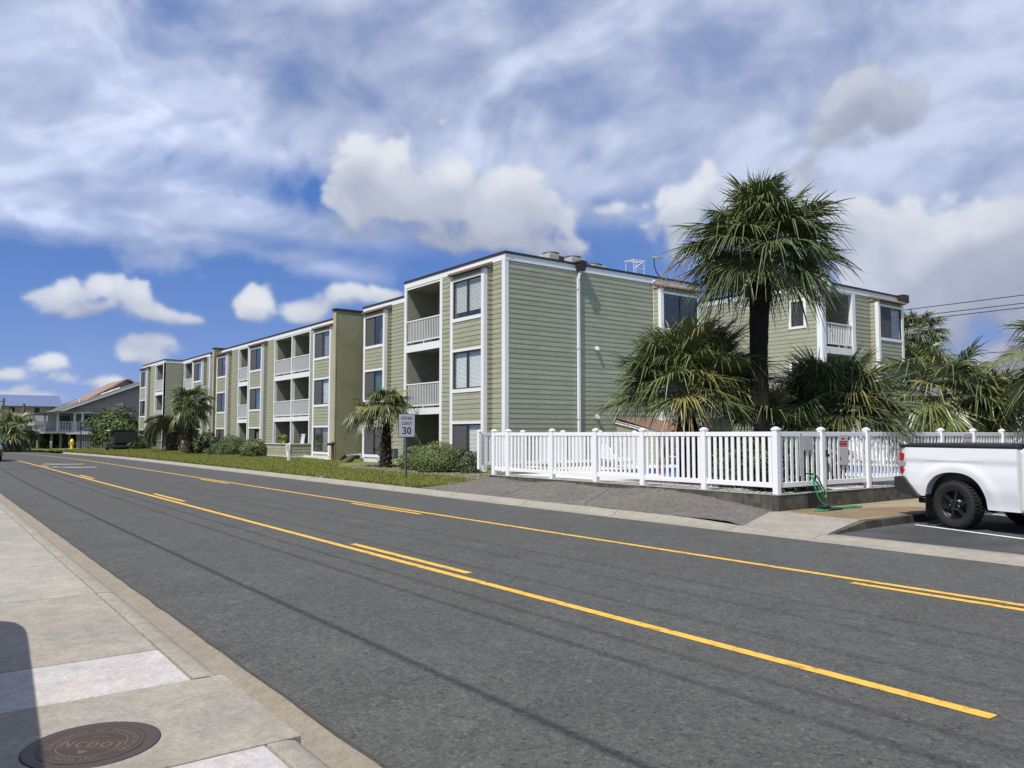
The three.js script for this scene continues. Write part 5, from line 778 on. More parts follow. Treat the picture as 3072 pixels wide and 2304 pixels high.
// ---------------------------------------------------------------- street things
{ // speed limit sign
  const x = 12.69, z = -22.74, t = thing('speed_sign', 'speed limit 30 sign on a slim post in the lawn', 'road sign', [x, .12, z]);
  const W = .61, H = .762, yc = 1.88, zs = z + .035;
  mesh('post', join([bxg(x - .03, x + .03, 0, 2.2, z - .008, z + .008), bxg(x - .03, x - .022, 0, 2.2, z + .008, z + .028), bxg(x + .022, x + .03, 0, 2.2, z + .008, z + .028)]), S(.16, .17, .16, .6, { metalness: .5 }), t);
  const sh = new THREE.Shape(), r = .04; sh.moveTo(-W / 2 + r, -H / 2); sh.lineTo(W / 2 - r, -H / 2); sh.quadraticCurveTo(W / 2, -H / 2, W / 2, -H / 2 + r); sh.lineTo(W / 2, H / 2 - r); sh.quadraticCurveTo(W / 2, H / 2, W / 2 - r, H / 2); sh.lineTo(-W / 2 + r, H / 2); sh.quadraticCurveTo(-W / 2, H / 2, -W / 2, H / 2 - r); sh.lineTo(-W / 2, -H / 2 + r); sh.quadraticCurveTo(-W / 2, -H / 2, -W / 2 + r, -H / 2);
  mesh('backing', new THREE.ExtrudeGeometry(sh, { depth: .003, bevelEnabled: false }), M.galv, t, [x, yc, zs - .004]);
  const face = new THREE.ShapeGeometry(sh), uv = face.attributes.uv, ps = face.attributes.position; for (let i = 0; i < uv.count; i++) uv.setXY(i, ps.getX(i) / W + .5, ps.getY(i) / H + .5);
  mesh('face', face, printed(512, 640, (c, w, h) => { c.fillStyle = '#111'; c.fillRect(0, 0, w, h); c.fillStyle = '#c6c7ce'; c.beginPath(); c.roundRect(13, 13, w - 26, h - 26, 26); c.fill(); c.fillStyle = '#0d0d0f'; c.textAlign = 'center'; c.font = 'bold 118px sans-serif'; c.fillText('SPEED', w / 2, 165, 425); c.fillText('LIMIT', w / 2, 305, 330); c.font = 'bold 268px sans-serif'; c.fillText('30', w / 2, 555, 400); }, .4), t, [x, yc, zs + .001]);
}
{ // white marker post with a small red notice
  const x = 15.14, z = -39.25, t = thing('marker_post', 'short white lawn post with a small red-lettered notice', 'post', [x, .14, z]);
  mesh('post', new RoundedBoxGeometry(.12, 1.05, .12, 2, .01), M.white, t, [x, .6, z]); mesh('cap', postCap, M.white, t, [x, 1.13, z]);
  const pl = mesh('notice', new THREE.PlaneGeometry(.26, .34), printed(192, 256, (c, w, h) => { c.fillStyle = '#cfc4bd'; c.fillRect(0, 0, w, h); c.fillStyle = '#a8442f'; c.font = 'bold 64px sans-serif'; c.textAlign = 'center'; c.fillText('NO', w / 2, 75); c.font = 'bold 44px sans-serif'; c.fillText('PARKING', w / 2, 140, 170); c.fillRect(20, 165, 150, 8); c.fillStyle = '#555'; c.fillRect(20, 195, 150, 8); c.fillRect(30, 215, 130, 8); }), t, [x - .07, .93, z + .02]); pl.rotation.y = -.9;
  B('notice_board', M.galv, t, x - .064, x - .061, .76, 1.1, z - .1, z + .06);
}
{ // sprinkler connection at the fire wall
  const x = 17.35, z = -38.9, t = thing('fire_connection', 'brown two-headed fire hose connection standing by the stucco wall', 'standpipe', [x, .12, z]), rust = S(.16, .065, .05, .6);
  mesh('pipe', new THREE.CylinderGeometry(.075, .08, 1.0, 16), rust, t, [x, .6, z]); mesh('body', new THREE.SphereGeometry(.12, 16, 12), S(.07, .045, .035, .5, { metalness: .4 }), t, [x, 1.1, z]);
  for (const [dx, dz] of [[-.75, .66], [-.66, -.75]]) { mesh('inlet', barG([x, 1.1, z], [x + dx * .24, 1.08, z + dz * .24], .055, 14), M.bronze, t); mesh('cap', barG([x + dx * .24, 1.08, z + dz * .24], [x + dx * .3, 1.075, z + dz * .3], .072, 14), M.bronze, t); }
}
{ // downpipe extensions
  const t = thing('drain_hose', 'black ribbed drain hose bent down from a white downpipe end, by the stucco wall', 'hose', [17.9, .15, -38]); const rib = (pts, r) => { const cv = new THREE.CatmullRomCurve3(pts.map((p) => new THREE.Vector3(...p))), n = 60, p = [], idx = [], fr = cv.computeFrenetFrames(n, false); for (let i = 0; i <= n; i++) { const c = cv.getPoint(i / n), q = r * (i % 2 ? 1.1 : .92); for (let j = 0; j <= 10; j++) { const a = j / 10 * 6.2832, v = fr.normals[i].clone().multiplyScalar(Math.cos(a) * q).addScaledVector(fr.binormals[i], Math.sin(a) * q).add(c); p.push(v.x, v.y, v.z); } } for (let i = 0; i < n; i++) for (let j = 0; j < 10; j++) { const a = i * 11 + j; idx.push(a, a + 11, a + 1, a + 1, a + 11, a + 12); } const g = new THREE.BufferGeometry(); g.setAttribute('position', new THREE.Float32BufferAttribute(p, 3)); g.setIndex(idx); g.computeVertexNormals(); return g; };
  const q = (px, py, x) => pp(px, py, x);
  mesh('ribbed_hose', rib([q(1003, 1391, 16.9), q(1012, 1388, 17.0), q(1024, 1376, 17.2), q(1036, 1368.5, 17.5)], .085), M.black, t); mesh('downpipe_end', stick(q(1036, 1369, 17.5), q(1084, 1364, 18.7), .11, .1), M.white, t);
  const u = thing('drain_hose', 'second black ribbed drain hose curling to the ground below the white downpipe end', 'hose', [18, .15, -37.6]); mesh('ribbed_hose', rib([q(1018, 1392, 16.9), q(1034, 1390, 17.2), q(1052, 1382, 17.6), q(1064, 1372, 18.0), q(1077, 1370, 18.3)], .085), M.black, u); mesh('collar', stick(q(1076, 1370, 18.3), q(1084, 1370, 18.6), .12, .11), M.white, u);
  tag(mesh('lawn_strip', prism([[11.25, -25.95], [12.45, -27.1], [12.4, -27.25], [11.2, -26.15]], 'y', .1, .155), M.kerb, scene), 'narrow concrete strip crossing the lawn to the kerb', 'concrete strip');
}
{ // patio chair and pot plant behind the knee wall
  const a = pp(897, 1340, 19.2), t = thing('patio_chair', 'white plastic slatted chair on the ground-floor patio', 'chair', [19.2, .15, a[2]]), cx = 19.2, cz = a[2], y0 = .48;
  for (let k = 0; k < 6; k++) { const s = -.24 + k * .096; mesh('back_slat', stick([cx + .2, y0 + .5, cz + s], [cx + .28, y0 + 1.08, cz + s], .05, .02), M.vinyl, t); } mesh('back_rail', stick([cx + .28, y0 + 1.1, cz - .3], [cx + .28, y0 + 1.1, cz + .3], .05, .06), M.vinyl, t);
  mesh('seat', new RoundedBoxGeometry(.5, .04, .5, 2, .015), M.vinyl, t, [cx, y0 + .46, cz]); for (const [u, v] of [[-.22, -.22], [-.22, .22], [.22, -.22], [.22, .22]]) mesh('leg', barG([cx + u, y0, cz + v], [cx + u, y0 + .46, cz + v], .025), M.vinyl, t);
  const b = pp(850, 1335, 18.12), u = thing('potted_plant', 'yellow pot with a leafy plant on the patio wall', 'pot plant', [18.1, 1.03, b[2]]); mesh('pot', new THREE.LatheGeometry([[0, 0], [.1, 0], [.14, .2], [.16, .2], [.13, .2], [.1, .05]].map((q) => new THREE.Vector2(...q)), 18), S(.65, .6, .09, .5), u, [18.1, 1.03, b[2]]); mesh('foliage', leafBall(420, .32, .24, .32, .06, 5, { lump: .5, thick: .9 }), S(.14, .17, .03, .6), u, [18.1, 1.38, b[2]]);
}
{ // hydrant, street name post, stub posts, poles
  const x = 11.91, z = -86.95, t = thing('fire_hydrant', 'yellow fire hydrant on the far lawn', 'hydrant', [x, .15, z]), y = S(.68, .52, .05, .5), sc = 1.25;
  mesh('barrel', new THREE.LatheGeometry([[0, 0], [.19, 0], [.19, .06], [.12, .08], [.12, .5], [.17, .52], [.17, .58], [.14, .6], [.13, .68], [.08, .76], [.03, .79], [.03, .84], [0, .84]].map(([a, b]) => new THREE.Vector2(a * sc, b * sc)), 20), y, t, [x, .15, z]); for (const [dx, dz] of [[-1, 0], [1, 0], [0, 1]]) mesh('outlet', barG([x, .68, z], [x + dx * .27, .68, z + dz * .27], .075, 12), y, t);
  const sx = 11.79, sz = -81.05, s = thing('street_name_sign', 'green street name blade on a dark post at the far corner', 'street sign', [sx, .15, sz]); mesh('post', barG([sx, .1, sz], [sx, 2.62, sz], .045), S(.03, .045, .05, .5), s); mesh('finial', new THREE.SphereGeometry(.07, 10, 8), S(.03, .045, .05, .5), s, [sx, 2.66, sz]); B('blade', S(.02, .10, .085, .5), s, sx + .06, sx + 1.0, 2.02, 2.24, sz - .01, sz + .01);
  mesh('lettering', new THREE.PlaneGeometry(.92, .2), printed(256, 56, (c, w, h) => { c.fillStyle = '#184a45'; c.fillRect(0, 0, w, h); c.fillStyle = '#b9cdc8'; for (let i = 0; i < 9; i++) c.fillRect(28 + i * 22, 20, 13, 18); }), s, [sx + .53, 2.13, sz + .012]);
  const p1 = thing('marker_post', 'plain white stub post near the yellow hydrant', 'post', [10.06, .1, -86.25]); mesh('post', barG([10.06, .05, -86.25], [10.06, .85, -86.25], .1, 10), M.whiteDull, p1); mesh('top', new THREE.SphereGeometry(.1, 10, 6), M.whiteDull, p1, [10.06, .85, -86.25]);
  const wood = S(.16, .135, .11, .95, { map: woodMap }), pole = (px, pz, h, l, arm) => { const o = thing('utility_pole', l, 'utility pole', [px, .1, pz]); mesh('pole', new THREE.CylinderGeometry(.13, .19, h, 12), wood, o, [px, h / 2, pz]); if (arm) { mesh('crossarm', boxG(1.6, .1, .1), wood, o, [px - .5, h - .5, pz]); mesh('transformer', new THREE.CylinderGeometry(.2, .2, .6, 12), M.galv, o, [px - .35, h - 1.4, pz]); } else mesh('bracket', barG([px - .4, h - .5, pz], [px + .25, h - .9, pz], .03), M.galv, o); return o; };
  pole(9.1, -101, 4.9, 'short wooden utility pole beside the stairs lawn'); pole(10.0, -140, 7.0, 'tall wooden utility pole with crossarm and transformer beyond the dark palm', true);
  const wire = (l, a, b, sag, r) => tag(mesh('overhead_wire', tubeG([a, [mix(a[0], b[0], .25), mix(a[1], b[1], .25) - sag * .75, mix(a[2], b[2], .25)], [mix(a[0], b[0], .5), mix(a[1], b[1], .5) - sag, mix(a[2], b[2], .5)], [mix(a[0], b[0], .75), mix(a[1], b[1], .75) - sag * .75, mix(a[2], b[2], .75)], b], r, 24, 5), M.black, scene), l, 'wire');
  wire('service wire from the tall pole to the short pole', [9.1, 4.5, -101], [10, 5.6, -140], .5, .03); wire('low service wire from the short pole to the grey house porch', [9.1, 4.2, -101], [12, 3.9, -99], .1, .02);
  // the roadside line overhead on the near side: its cables draw the thin shadows on the road
  const np = (pz) => { const o = thing('utility_pole', pz > 0 ? 'roadside utility pole behind the viewer' : pz > -50 ? 'roadside utility pole on the near pavement past the parked dark car' : 'farthest roadside utility pole of the near pavement line', 'utility pole', [-1.5, 0, pz]); mesh('pole', new THREE.CylinderGeometry(.14, .2, 11.4, 12), wood, o, [-1.5, 5.7, pz]); mesh('crossarm', boxG(2.6, .12, .1), wood, o, [-.9, 10.6, pz]); mesh('crossarm', boxG(1.8, .12, .1), wood, o, [-1.0, 8.3, pz]); };
  np(15); np(-42); np(-99);
  const line = (l, x, y, r) => { for (const [a, b] of [[15, -42], [-42, -99]]) wire(l + (a > 0 ? ', first span' : ', second span'), [x, y, a], [x, y, b], .5, r); };
  line('thick low cable of the near roadside line', -1.2, 6.9, .02); line('inner mid-height cable of the near roadside line', -.95, 8.45, .015); line('outer mid-height cable of the near roadside line', -.55, 8.45, .013); line('inner top conductor of the near roadside line', -1.0, 10.75, .011); line('middle top conductor of the near roadside line', -.2, 10.75, .011); line('outer top conductor of the near roadside line', .35, 10.75, .011);
  [['topmost wire crossing the sky beyond the wing', 12.95], ['second wire crossing the sky beyond the wing', 12.3], ['third wire crossing the sky beyond the wing', 11.95], ['lower pale wire passing behind the wing corner', 8.55], ['lowest wire running to the beach house', 6.5]].forEach(([l, y], i) => wire(l, [70, y, 30], [70, y, -90], .3, i < 3 ? .035 : .03));
}
// ---------------------------------------------------------------- vehicles
const tyreG = (r, w) => { const h = w / 2, pr = [[r * .62, -h * .82], [r * .8, -h], [r * .94, -h * .96], [r, -h * .72], [r, h * .72], [r * .94, h * .96], [r * .8, h], [r * .62, h * .82]].map((q) => new THREE.Vector2(...q)); const g = new THREE.LatheGeometry(pr, 48); g.rotateX(Math.PI / 2); return g; };
function wheel(parent, x, y, z, r, w, out, rimM) {                       // axle along local z; out = +1/-1 outward
  const t = mesh('wheel', tyreG(r, w), M.rubber, parent, [x, y, z]); const tr = []; for (let k = 0; k < 40; k++) for (const s of [-1, 1]) { const g = boxG(.03, .018, w * .36).clone(); g.rotateX(s * .12); g.translate(0, r + .003, s * w * .25); g.rotateZ((k + (s > 0 ? .5 : 0)) / 40 * 6.2832); tr.push(g); } stuff(mesh('tread', join(tr), M.rubber, t, [x, y, z]));
  const rim = new THREE.LatheGeometry([[r * .2, .25], [r * .24, .3], [r * .3, .1], [r * .5, .0], [r * .58, .3], [r * .64, .42], [r * .66, .42], [r * .62, -.4]].map(([a, b]) => new THREE.Vector2(a, b * w)), 40); rim.rotateX(Math.PI / 2); if (out < 0) rim.rotateY(Math.PI); mesh('rim', rim, rimM, t, [x, y, z]);
  const sp = []; for (let k = 0; k < 6; k++) { const g = boxG(r * .46, r * .13, w * .14).clone(); g.translate(r * .4, 0, out * w * .3); g.rotateZ(k / 6 * 6.2832 + .3); sp.push(g); } mesh('spokes', join(sp), rimM, t, [x, y, z]); mesh('hub_cap', new THREE.CylinderGeometry(r * .13, r * .15, w * .2, 14).rotateX(Math.PI / 2), rimM, t, [x, y, z + out * w * .36]);
  const lg = []; for (let k = 0; k < 6; k++) { const a = k / 6 * 6.2832; lg.push(new THREE.CylinderGeometry(.012, .012, .03, 6).rotateX(Math.PI / 2).translate(Math.cos(a) * r * .2, Math.sin(a) * r * .2, out * w * .34)); } mesh('lug_nuts', join(lg), M.metal, t, [x, y, z]);
}
function bodyG(outline, z0, z1, bev) { const sh = new THREE.Shape(); outline.forEach((q, i) => { if (i === 0) sh.moveTo(q[0], q[1]); else if (q.length === 4) sh.quadraticCurveTo(q[2], q[3], q[0], q[1]); else if (q.length === 6) sh.bezierCurveTo(q[2], q[3], q[4], q[5], q[0], q[1]); else sh.lineTo(q[0], q[1]); }); const g = new THREE.ExtrudeGeometry(sh, { depth: Math.abs(z1 - z0) - 2 * bev, bevelEnabled: bev > 0, bevelThickness: bev, bevelSize: bev, bevelOffset: -bev, bevelSegments: 3, curveSegments: 20 }); g.translate(0, 0, Math.min(z0, z1) + bev); return g; }
{
  const turn = -1.823, t = thing('pickup_truck', 'white pickup truck with black bed cover and black wheels backed over the walk kerb', 'pickup truck', [15.60, -.03, -7.33], turn);
  const paint = new THREE.MeshPhysicalMaterial({ color: C(.80, .81, .82), roughness: .35, clearcoat: 1, clearcoatRoughness: .05, side: THREE.DoubleSide }), blk = S(.009, .009, .010, .42), gls = S(.01, .012, .013, .05), L = (p) => p;
  const arch = [[.50, .52], [1.05, .965, .53, .93, .72, .965], [1.70, .36, 1.42, .965, 1.60, .80]];
  // each bed side: skin with a wheel arch, swelling over the wheel
  for (const s of [1, -1]) {
    const yb = (x) => x < .4 ? mix(.86, .53, Math.max(0, (x - .02) / .38)) : x < .5 ? .52 : x < 1.7 ? Math.max(x < 1.1 ? .52 : .37, .36 + .605 * Math.pow(Math.max(0, 1 - Math.pow(Math.abs(x - 1.1) / .6, 2.4)), 1 / 2.4)) : .37;
    const xs = [...range(-.01, .49, 14), ...range(.5, .62, 8), ...range(.64, 1.56, 30), ...range(1.58, 1.7, 8), ...range(1.71, 2.25, 12)];
    const zo = (x, y) => { const d = Math.hypot((x - 1.1) / .72, (y - .5) / .56); return .965 + .014 * Math.exp(-((d - 1.0) ** 2) / .02) - .06 * Math.pow(Math.max(0, y - 1.12), 1.3) - .045 * sstep(.75, .35, y) - .014 * sstep(1.17, 1.13, y) * sstep(.9, 1.13, y) - .05 * Math.pow(Math.max(0, .2 - x) / .2, 2); };
    const skin = gridG(range(0, 1, 26), xs, (v, x) => { const y = mix(yb(x), 1.385, v); return [x, y, s * zo(x, y)]; }), back = gridG([0, 1], xs, (v, x) => [x, mix(yb(x), 1.385, v), s * .8]), lip = gridG([0, 1], xs, (v, x) => [x, yb(x), s * mix(.8, zo(x, yb(x)), v)]), lid = gridG([0, 1], xs, (v, x) => [x, 1.385, s * mix(.8, zo(x, 1.385), v)]), endR = gridG(range(0, 1, 20), [0, 1], (v, u) => { const y = mix(.86, 1.385, v); return [-.01, y, s * mix(.8, zo(-.01, y), u)]; }), endF = gridG(range(0, 1, 20), [0, 1], (v, u) => { const y = mix(.37, 1.385, v); return [2.25, y, s * mix(.8, zo(2.25, y), u)]; });
    mesh('bed_side', join([skin, back, lip, lid, endR, endF]), paint, t, [0, 0, 0]);
    const liner = bodyG([[.46, .4], [.46, .55], [1.05, 1.0, .5, .98, .7, 1.0], [1.74, .4, 1.45, 1.0, 1.65, .8]], s > 0 ? .45 : -.77, s > 0 ? .77 : -.45, 0); mesh('wheel_housing', liner, blk, t, [0, 0, 0]);
    // tail lamp wraps round the corner
    const lamp = (y0, y1, x0, x1, m) => mesh('tail_lamp', prism([[-.022, y0], [x0, y0 + .03], [x1, y1 - .04], [-.022, y1]], 'z', s * .84, s * .945), m, t, [0, 0, 0]); lamp(.90, 1.02, .05, .10, S(.35, .008, .012, .15)); lamp(1.02, 1.15, .10, .12, S(.3, .3, .3, .2)); lamp(1.15, 1.30, .12, .10, S(.4, .008, .012, .15));
  }
  mesh('bed_shell', join([bxg(.05, 2.1, .55, 1.3, -.78, .78)]), blk, t, [0, 0, 0]); mesh('tailgate', new RoundedBoxGeometry(.1, .66, 1.62, 3, .03), paint, t, [.02, 1.05, 0]); mesh('tailgate_handle', new RoundedBoxGeometry(.03, .09, .3, 2, .01), blk, t, [-.04, 1.2, 0]);
  mesh('bed_rail_cap', join([new RoundedBoxGeometry(2.28, .06, .16, 2, .02).translate(1.12, 1.405, .87), new RoundedBoxGeometry(2.28, .06, .16, 2, .02).translate(1.12, 1.405, -.87), new RoundedBoxGeometry(.14, .06, 1.86, 2, .02).translate(.04, 1.41, 0)]), blk, t, [0, 0, 0]);
  for (let k = 0; k < 3; k++) mesh('bed_cover_panel', new RoundedBoxGeometry(.64, .05, 1.66, 3, .02), S(.03, .031, .034, .6), t, [.42 + k * .66, 1.445, 0]);
  // rear bumper with swept ends, hitch, tail pipe
  mesh('rear_bumper', join([bodyG([[-.12, .62], [-.12, .84], [.03, .86], [.12, .83], [.42, .5], [.34, .48], [.0, .58]], .62, 1.0, .02), bodyG([[-.12, .62], [-.12, .84], [.03, .86], [.12, .83], [.42, .5], [.34, .48], [.0, .58]], -1.0, -.62, .02), bxg(-.13, .1, .58, .83, -.63, .63)]), S(.022, .022, .023, .6), t, [0, 0, 0]);
  mesh('tow_hitch', join([bxg(-.2, .3, .46, .54, -.05, .05), barG([-.14, .5, 0], [-.14, .6, 0], .025)]), blk, t, [0, 0, 0]); mesh('tail_pipe', barG([.25, .42, .78], [.6, .42, .72], .045, 12), blk, t, [0, 0, 0]); mesh('mud_flap', boxG(.02, .4, .3), blk, t, [.52, .35, .8]);
  mesh('chassis', join([bxg(.1, 5.2, .36, .52, .32, .44), bxg(.1, 5.2, .36, .52, -.44, -.32), barG([1.1, .38, -.7], [1.1, .38, .7], .07), new THREE.SphereGeometry(.15, 12, 10).translate(1.1, .38, 0)]), blk, t, [0, 0, 0]);
  // cab and nose (beyond the picture)
  const cab = bodyG([[2.29, .38], [2.29, 1.36], [2.38, 1.42], [2.52, 1.88, 2.4, 1.8], [3.9, 1.9], [4.62, 1.4, 4.1, 1.9], [5.75, 1.28], [5.9, 1.0, 5.9, 1.25], [5.9, .55], [5.55, .45], [5.45, .6], [4.9, .96, 5.35, .96], [4.36, .6, 4.45, .96], [4.3, .38]], -.97, .97, .06); mesh('cab', cab, paint, t, [0, 0, 0]);
  for (const s of [1, -1]) { mesh('side_window', prism([[2.42, 1.42], [2.52, 1.8], [3.2, 1.83], [3.2, 1.42]], 'z', s * .965, s * .976), gls, t, [0, 0, 0]); mesh('side_window', prism([[3.28, 1.42], [3.28, 1.83], [3.88, 1.83], [4.45, 1.42]], 'z', s * .965, s * .976), gls, t, [0, 0, 0]); mesh('door_handle', new RoundedBoxGeometry(.18, .035, .03, 2, .01), paint, t, [2.5, 1.2, s * .985]); mesh('mirror', new RoundedBoxGeometry(.12, .2, .22, 2, .03), blk, t, [4.3, 1.45, s * 1.12]); mesh('running_board', new RoundedBoxGeometry(1.7, .05, .16, 2, .02), blk, t, [3.2, .36, s * .95]); mesh('head_lamp', new RoundedBoxGeometry(.12, .18, .36, 2, .03), M.metal, t, [5.86, 1.08, s * .72]); }
  mesh('rear_glass', boxG(.01, .34, 1.4), gls, t, [2.40, 1.62, 0]); mesh('grille', boxG(.06, .34, 1.0), blk, t, [5.9, 1.0, 0]);
  for (const s of [1, -1]) { wheel(t, 1.1, .405, s * .86, .405, .28, s, blk); wheel(t, 4.9, .405, s * .86, .405, .28, s, blk); }
}
function sedan(label, pos, turn, col) {
  const t = thing('parked_car', label, 'car', pos, turn), paint = new THREE.MeshPhysicalMaterial({ color: C(...col), roughness: .3, clearcoat: 1, clearcoatRoughness: .04, side: THREE.DoubleSide }), gls = S(.012, .014, .016, .05), blk = M.black;
  mesh('body', bodyG([[.08, .32], [.02, .6], [.1, .95, 0, .9], [.62, 1.02], [1.3, 1.42, .9, 1.36], [2.5, 1.44], [3.3, 1.0, 2.95, 1.36], [4.3, .88, 3.9, 1.0], [4.6, .62, 4.62, .82], [4.55, .3], [4.08, .26], [4.06, .36], [3.75, .66, 4.04, .66], [3.44, .36, 3.46, .66], [3.4, .24], [1.24, .24], [1.22, .36], [.9, .66, 1.18, .66], [.58, .36, .6, .66], [.56, .28]], -.9, .9, .12), paint, t, [0, 0, 0]);
  for (const s of [1, -1]) { mesh('side_window', prism([[.95, 1.0], [1.36, 1.34], [1.85, 1.37], [1.85, 1.0]], 'z', s * .86, s * .905), gls, t, [0, 0, 0]); mesh('side_window', prism([[1.93, 1.0], [1.93, 1.37], [2.45, 1.36], [3.0, 1.0]], 'z', s * .86, s * .905), gls, t, [0, 0, 0]); mesh('head_lamp', new RoundedBoxGeometry(.3, .12, .34, 2, .04), M.metal, t, [4.42, .72, s * .66]); mesh('tail_lamp', new RoundedBoxGeometry(.12, .14, .34, 2, .03), S(.35, .01, .01, .2), t, [.06, .82, s * .66]); mesh('mirror', new RoundedBoxGeometry(.14, .13, .2, 2, .03), paint, t, [2.95, 1.03, s * 1.0]); for (const x of [.9, 3.75]) wheel(t, x, .32, s * .8, .32, .2, s, M.galv); }
  mesh('windscreen', prism([[2.55, 1.38], [3.22, 1.0], [3.26, 1.02], [2.6, 1.41]], 'z', -.72, .72), gls, t, [0, 0, 0]); mesh('rear_glass', prism([[.66, 1.03], [1.24, 1.37], [1.22, 1.42], [.62, 1.06]], 'z', -.72, .72), gls, t, [0, 0, 0]); mesh('grille', boxG(.04, .16, .8), blk, t, [4.57, .62, 0]); mesh('number_plate', boxG(.02, .12, .3), M.whiteDull, t, [4.585, .42, 0]);
  return t;
}
sedan('dark blue-grey car coming down the near lane at the far end', [3.1, .0, -59.6], -Math.PI / 2, [.03, .035, .05]);
{
  const t = thing('parked_van', 'dark passenger van parked on the near pavement edge, known by its shadow', 'van', [-1.38, .08, -3.0], Math.PI / 2 - .07), paint = new THREE.MeshPhysicalMaterial({ color: C(.05, .05, .055), roughness: .3, clearcoat: 1, clearcoatRoughness: .04, side: THREE.DoubleSide }), gls = S(.012, .014, .016, .05);
  mesh('body', bodyG([[.05, .34], [0, .8], [.1, 1.5, .02, 1.3], [.4, 1.64, .14, 1.62], [3.7, 1.64], [4.35, 1.5, 4.1, 1.64], [4.75, 1.08], [5.3, .96, 5.2, 1.05], [5.42, .6, 5.44, .86], [5.4, .3], [4.98, .28], [4.66, .68, 4.94, .68], [4.34, .36, 4.38, .68], [4.3, .26], [1.3, .26], [1.28, .36], [.96, .68, 1.24, .68], [.64, .36, .68, .68], [.6, .3]], -.88, .88, .14), paint, t, [0, 0, 0]);
  for (const s of [1, -1]) { for (const [u, v] of [[.35, 1.5], [1.58, 2.7], [2.78, 3.9]]) mesh('side_window', prism([[u, 1.05], [u + .04, 1.5], [v, 1.5], [v, 1.05]], 'z', s * .84, s * .885), gls, t, [0, 0, 0]); mesh('head_lamp', new RoundedBoxGeometry(.3, .14, .34, 2, .04), M.metal, t, [5.22, .78, s * .64]); mesh('tail_lamp', new RoundedBoxGeometry(.1, .5, .14, 2, .03), S(.35, .01, .01, .2), t, [.05, 1.1, s * .76]); mesh('mirror', new RoundedBoxGeometry(.14, .2, .2, 2, .03), paint, t, [4.1, 1.08, s * .98]); for (const x of [.96, 4.66]) wheel(t, x, .34, s * .78, .34, .22, s, M.galv); }
  mesh('windscreen', prism([[4.3, 1.52], [4.72, 1.1], [4.76, 1.12], [4.36, 1.55]], 'z', -.7, .7), gls, t, [0, 0, 0]); mesh('rear_glass', prism([[.02, 1.0], [.08, 1.45], [.04, 1.46], [-.02, 1.0]], 'z', -.66, .66), gls, t, [0, 0, 0]);
}
{ // golf cart under its cover
  const x = 13.75, z = -74.2, t = thing('golf_cart', 'white golf cart under a dark canopy beside the far shrubs', 'golf cart', [x, .15, z]);
  mesh('body', bodyG([[-1.15, .3], [-1.15, .75], [-.5, .8], [-.45, .62], [.3, .55], [.75, .95, .6, .6], [1.1, .8, 1.05, .95], [1.2, .35]], -.55, .55, .06), S(.05, .055, .05, .5), t, [x, .15, z]); mesh('front_cowl', new RoundedBoxGeometry(.5, .3, .9, 2, .08), M.vinyl, t, [x + .95, .62, z]); mesh('seat', new RoundedBoxGeometry(.5, .5, 1.0, 2, .06), M.black, t, [x - .3, 1.0, z]); mesh('cover', new RoundedBoxGeometry(1.9, 1.15, 1.2, 3, .12), S(.02, .024, .02, .9), t, [x + .35, 1.35, z + .0]); mesh('canopy', new RoundedBoxGeometry(1.9, .07, 1.25, 2, .03), M.black, t, [x + .1, 1.95, z]); mesh('canopy_edge', new RoundedBoxGeometry(.35, .07, 1.2, 2, .03), M.vinyl, t, [x - .75, 1.93, z]);
  for (const [u, v] of [[-.8, -.5], [-.8, .5], [.8, -.5], [.8, .5]]) mesh('canopy_post', barG([x + u, .7, z + v], [x + u, 1.95, z + v], .025), M.black, t); for (const [u, s] of [[-.75, -1], [-.75, 1], [.8, -1], [.8, 1]]) wheel(t, x + u, .37, z + s * .5, .22, .16, s, M.galv);
}
// ---------------------------------------------------------------- houses
const greySiding = [S(.40, .385, .36, .8), S(.43, .41, .38, .8)], roofGrey = S(.19, .19, .195, .95, { map: shingleMap }), roofOrange = S(.42, .27, .18, .95, { map: shingleMap });
function slab(name, a, b, z0, z1, th, mat, parent) { const dx = b[0] - a[0], dy = b[1] - a[1], l = Math.hypot(dx, dy), nx = -dy / l * th, ny = dx / l * th; return mesh(name, prism([a, b, [b[0] + nx, b[1] + ny], [a[0] + nx, a[1] + ny]], 'z', z1, z0), mat, parent); }
function pane(parent, F, s0, s1, y0, y1, n, trim, glassM) { const w = mesh('window', join([fg(F, s0, s1, y0, y0 + .1, n, n + .04), fg(F, s0, s1, y1 - .1, y1, n, n + .04), fg(F, s0, s0 + .1, y0, y1, n, n + .038), fg(F, s1 - .1, s1, y0, y1, n, n + .038)]), trim, parent); FB('pane', glassM, w, F, s0 + .1, s1 - .1, y0 + .1, y1 - .1, n, n + .015); return w; }
const darkGlass = S(.02, .025, .03, .06);
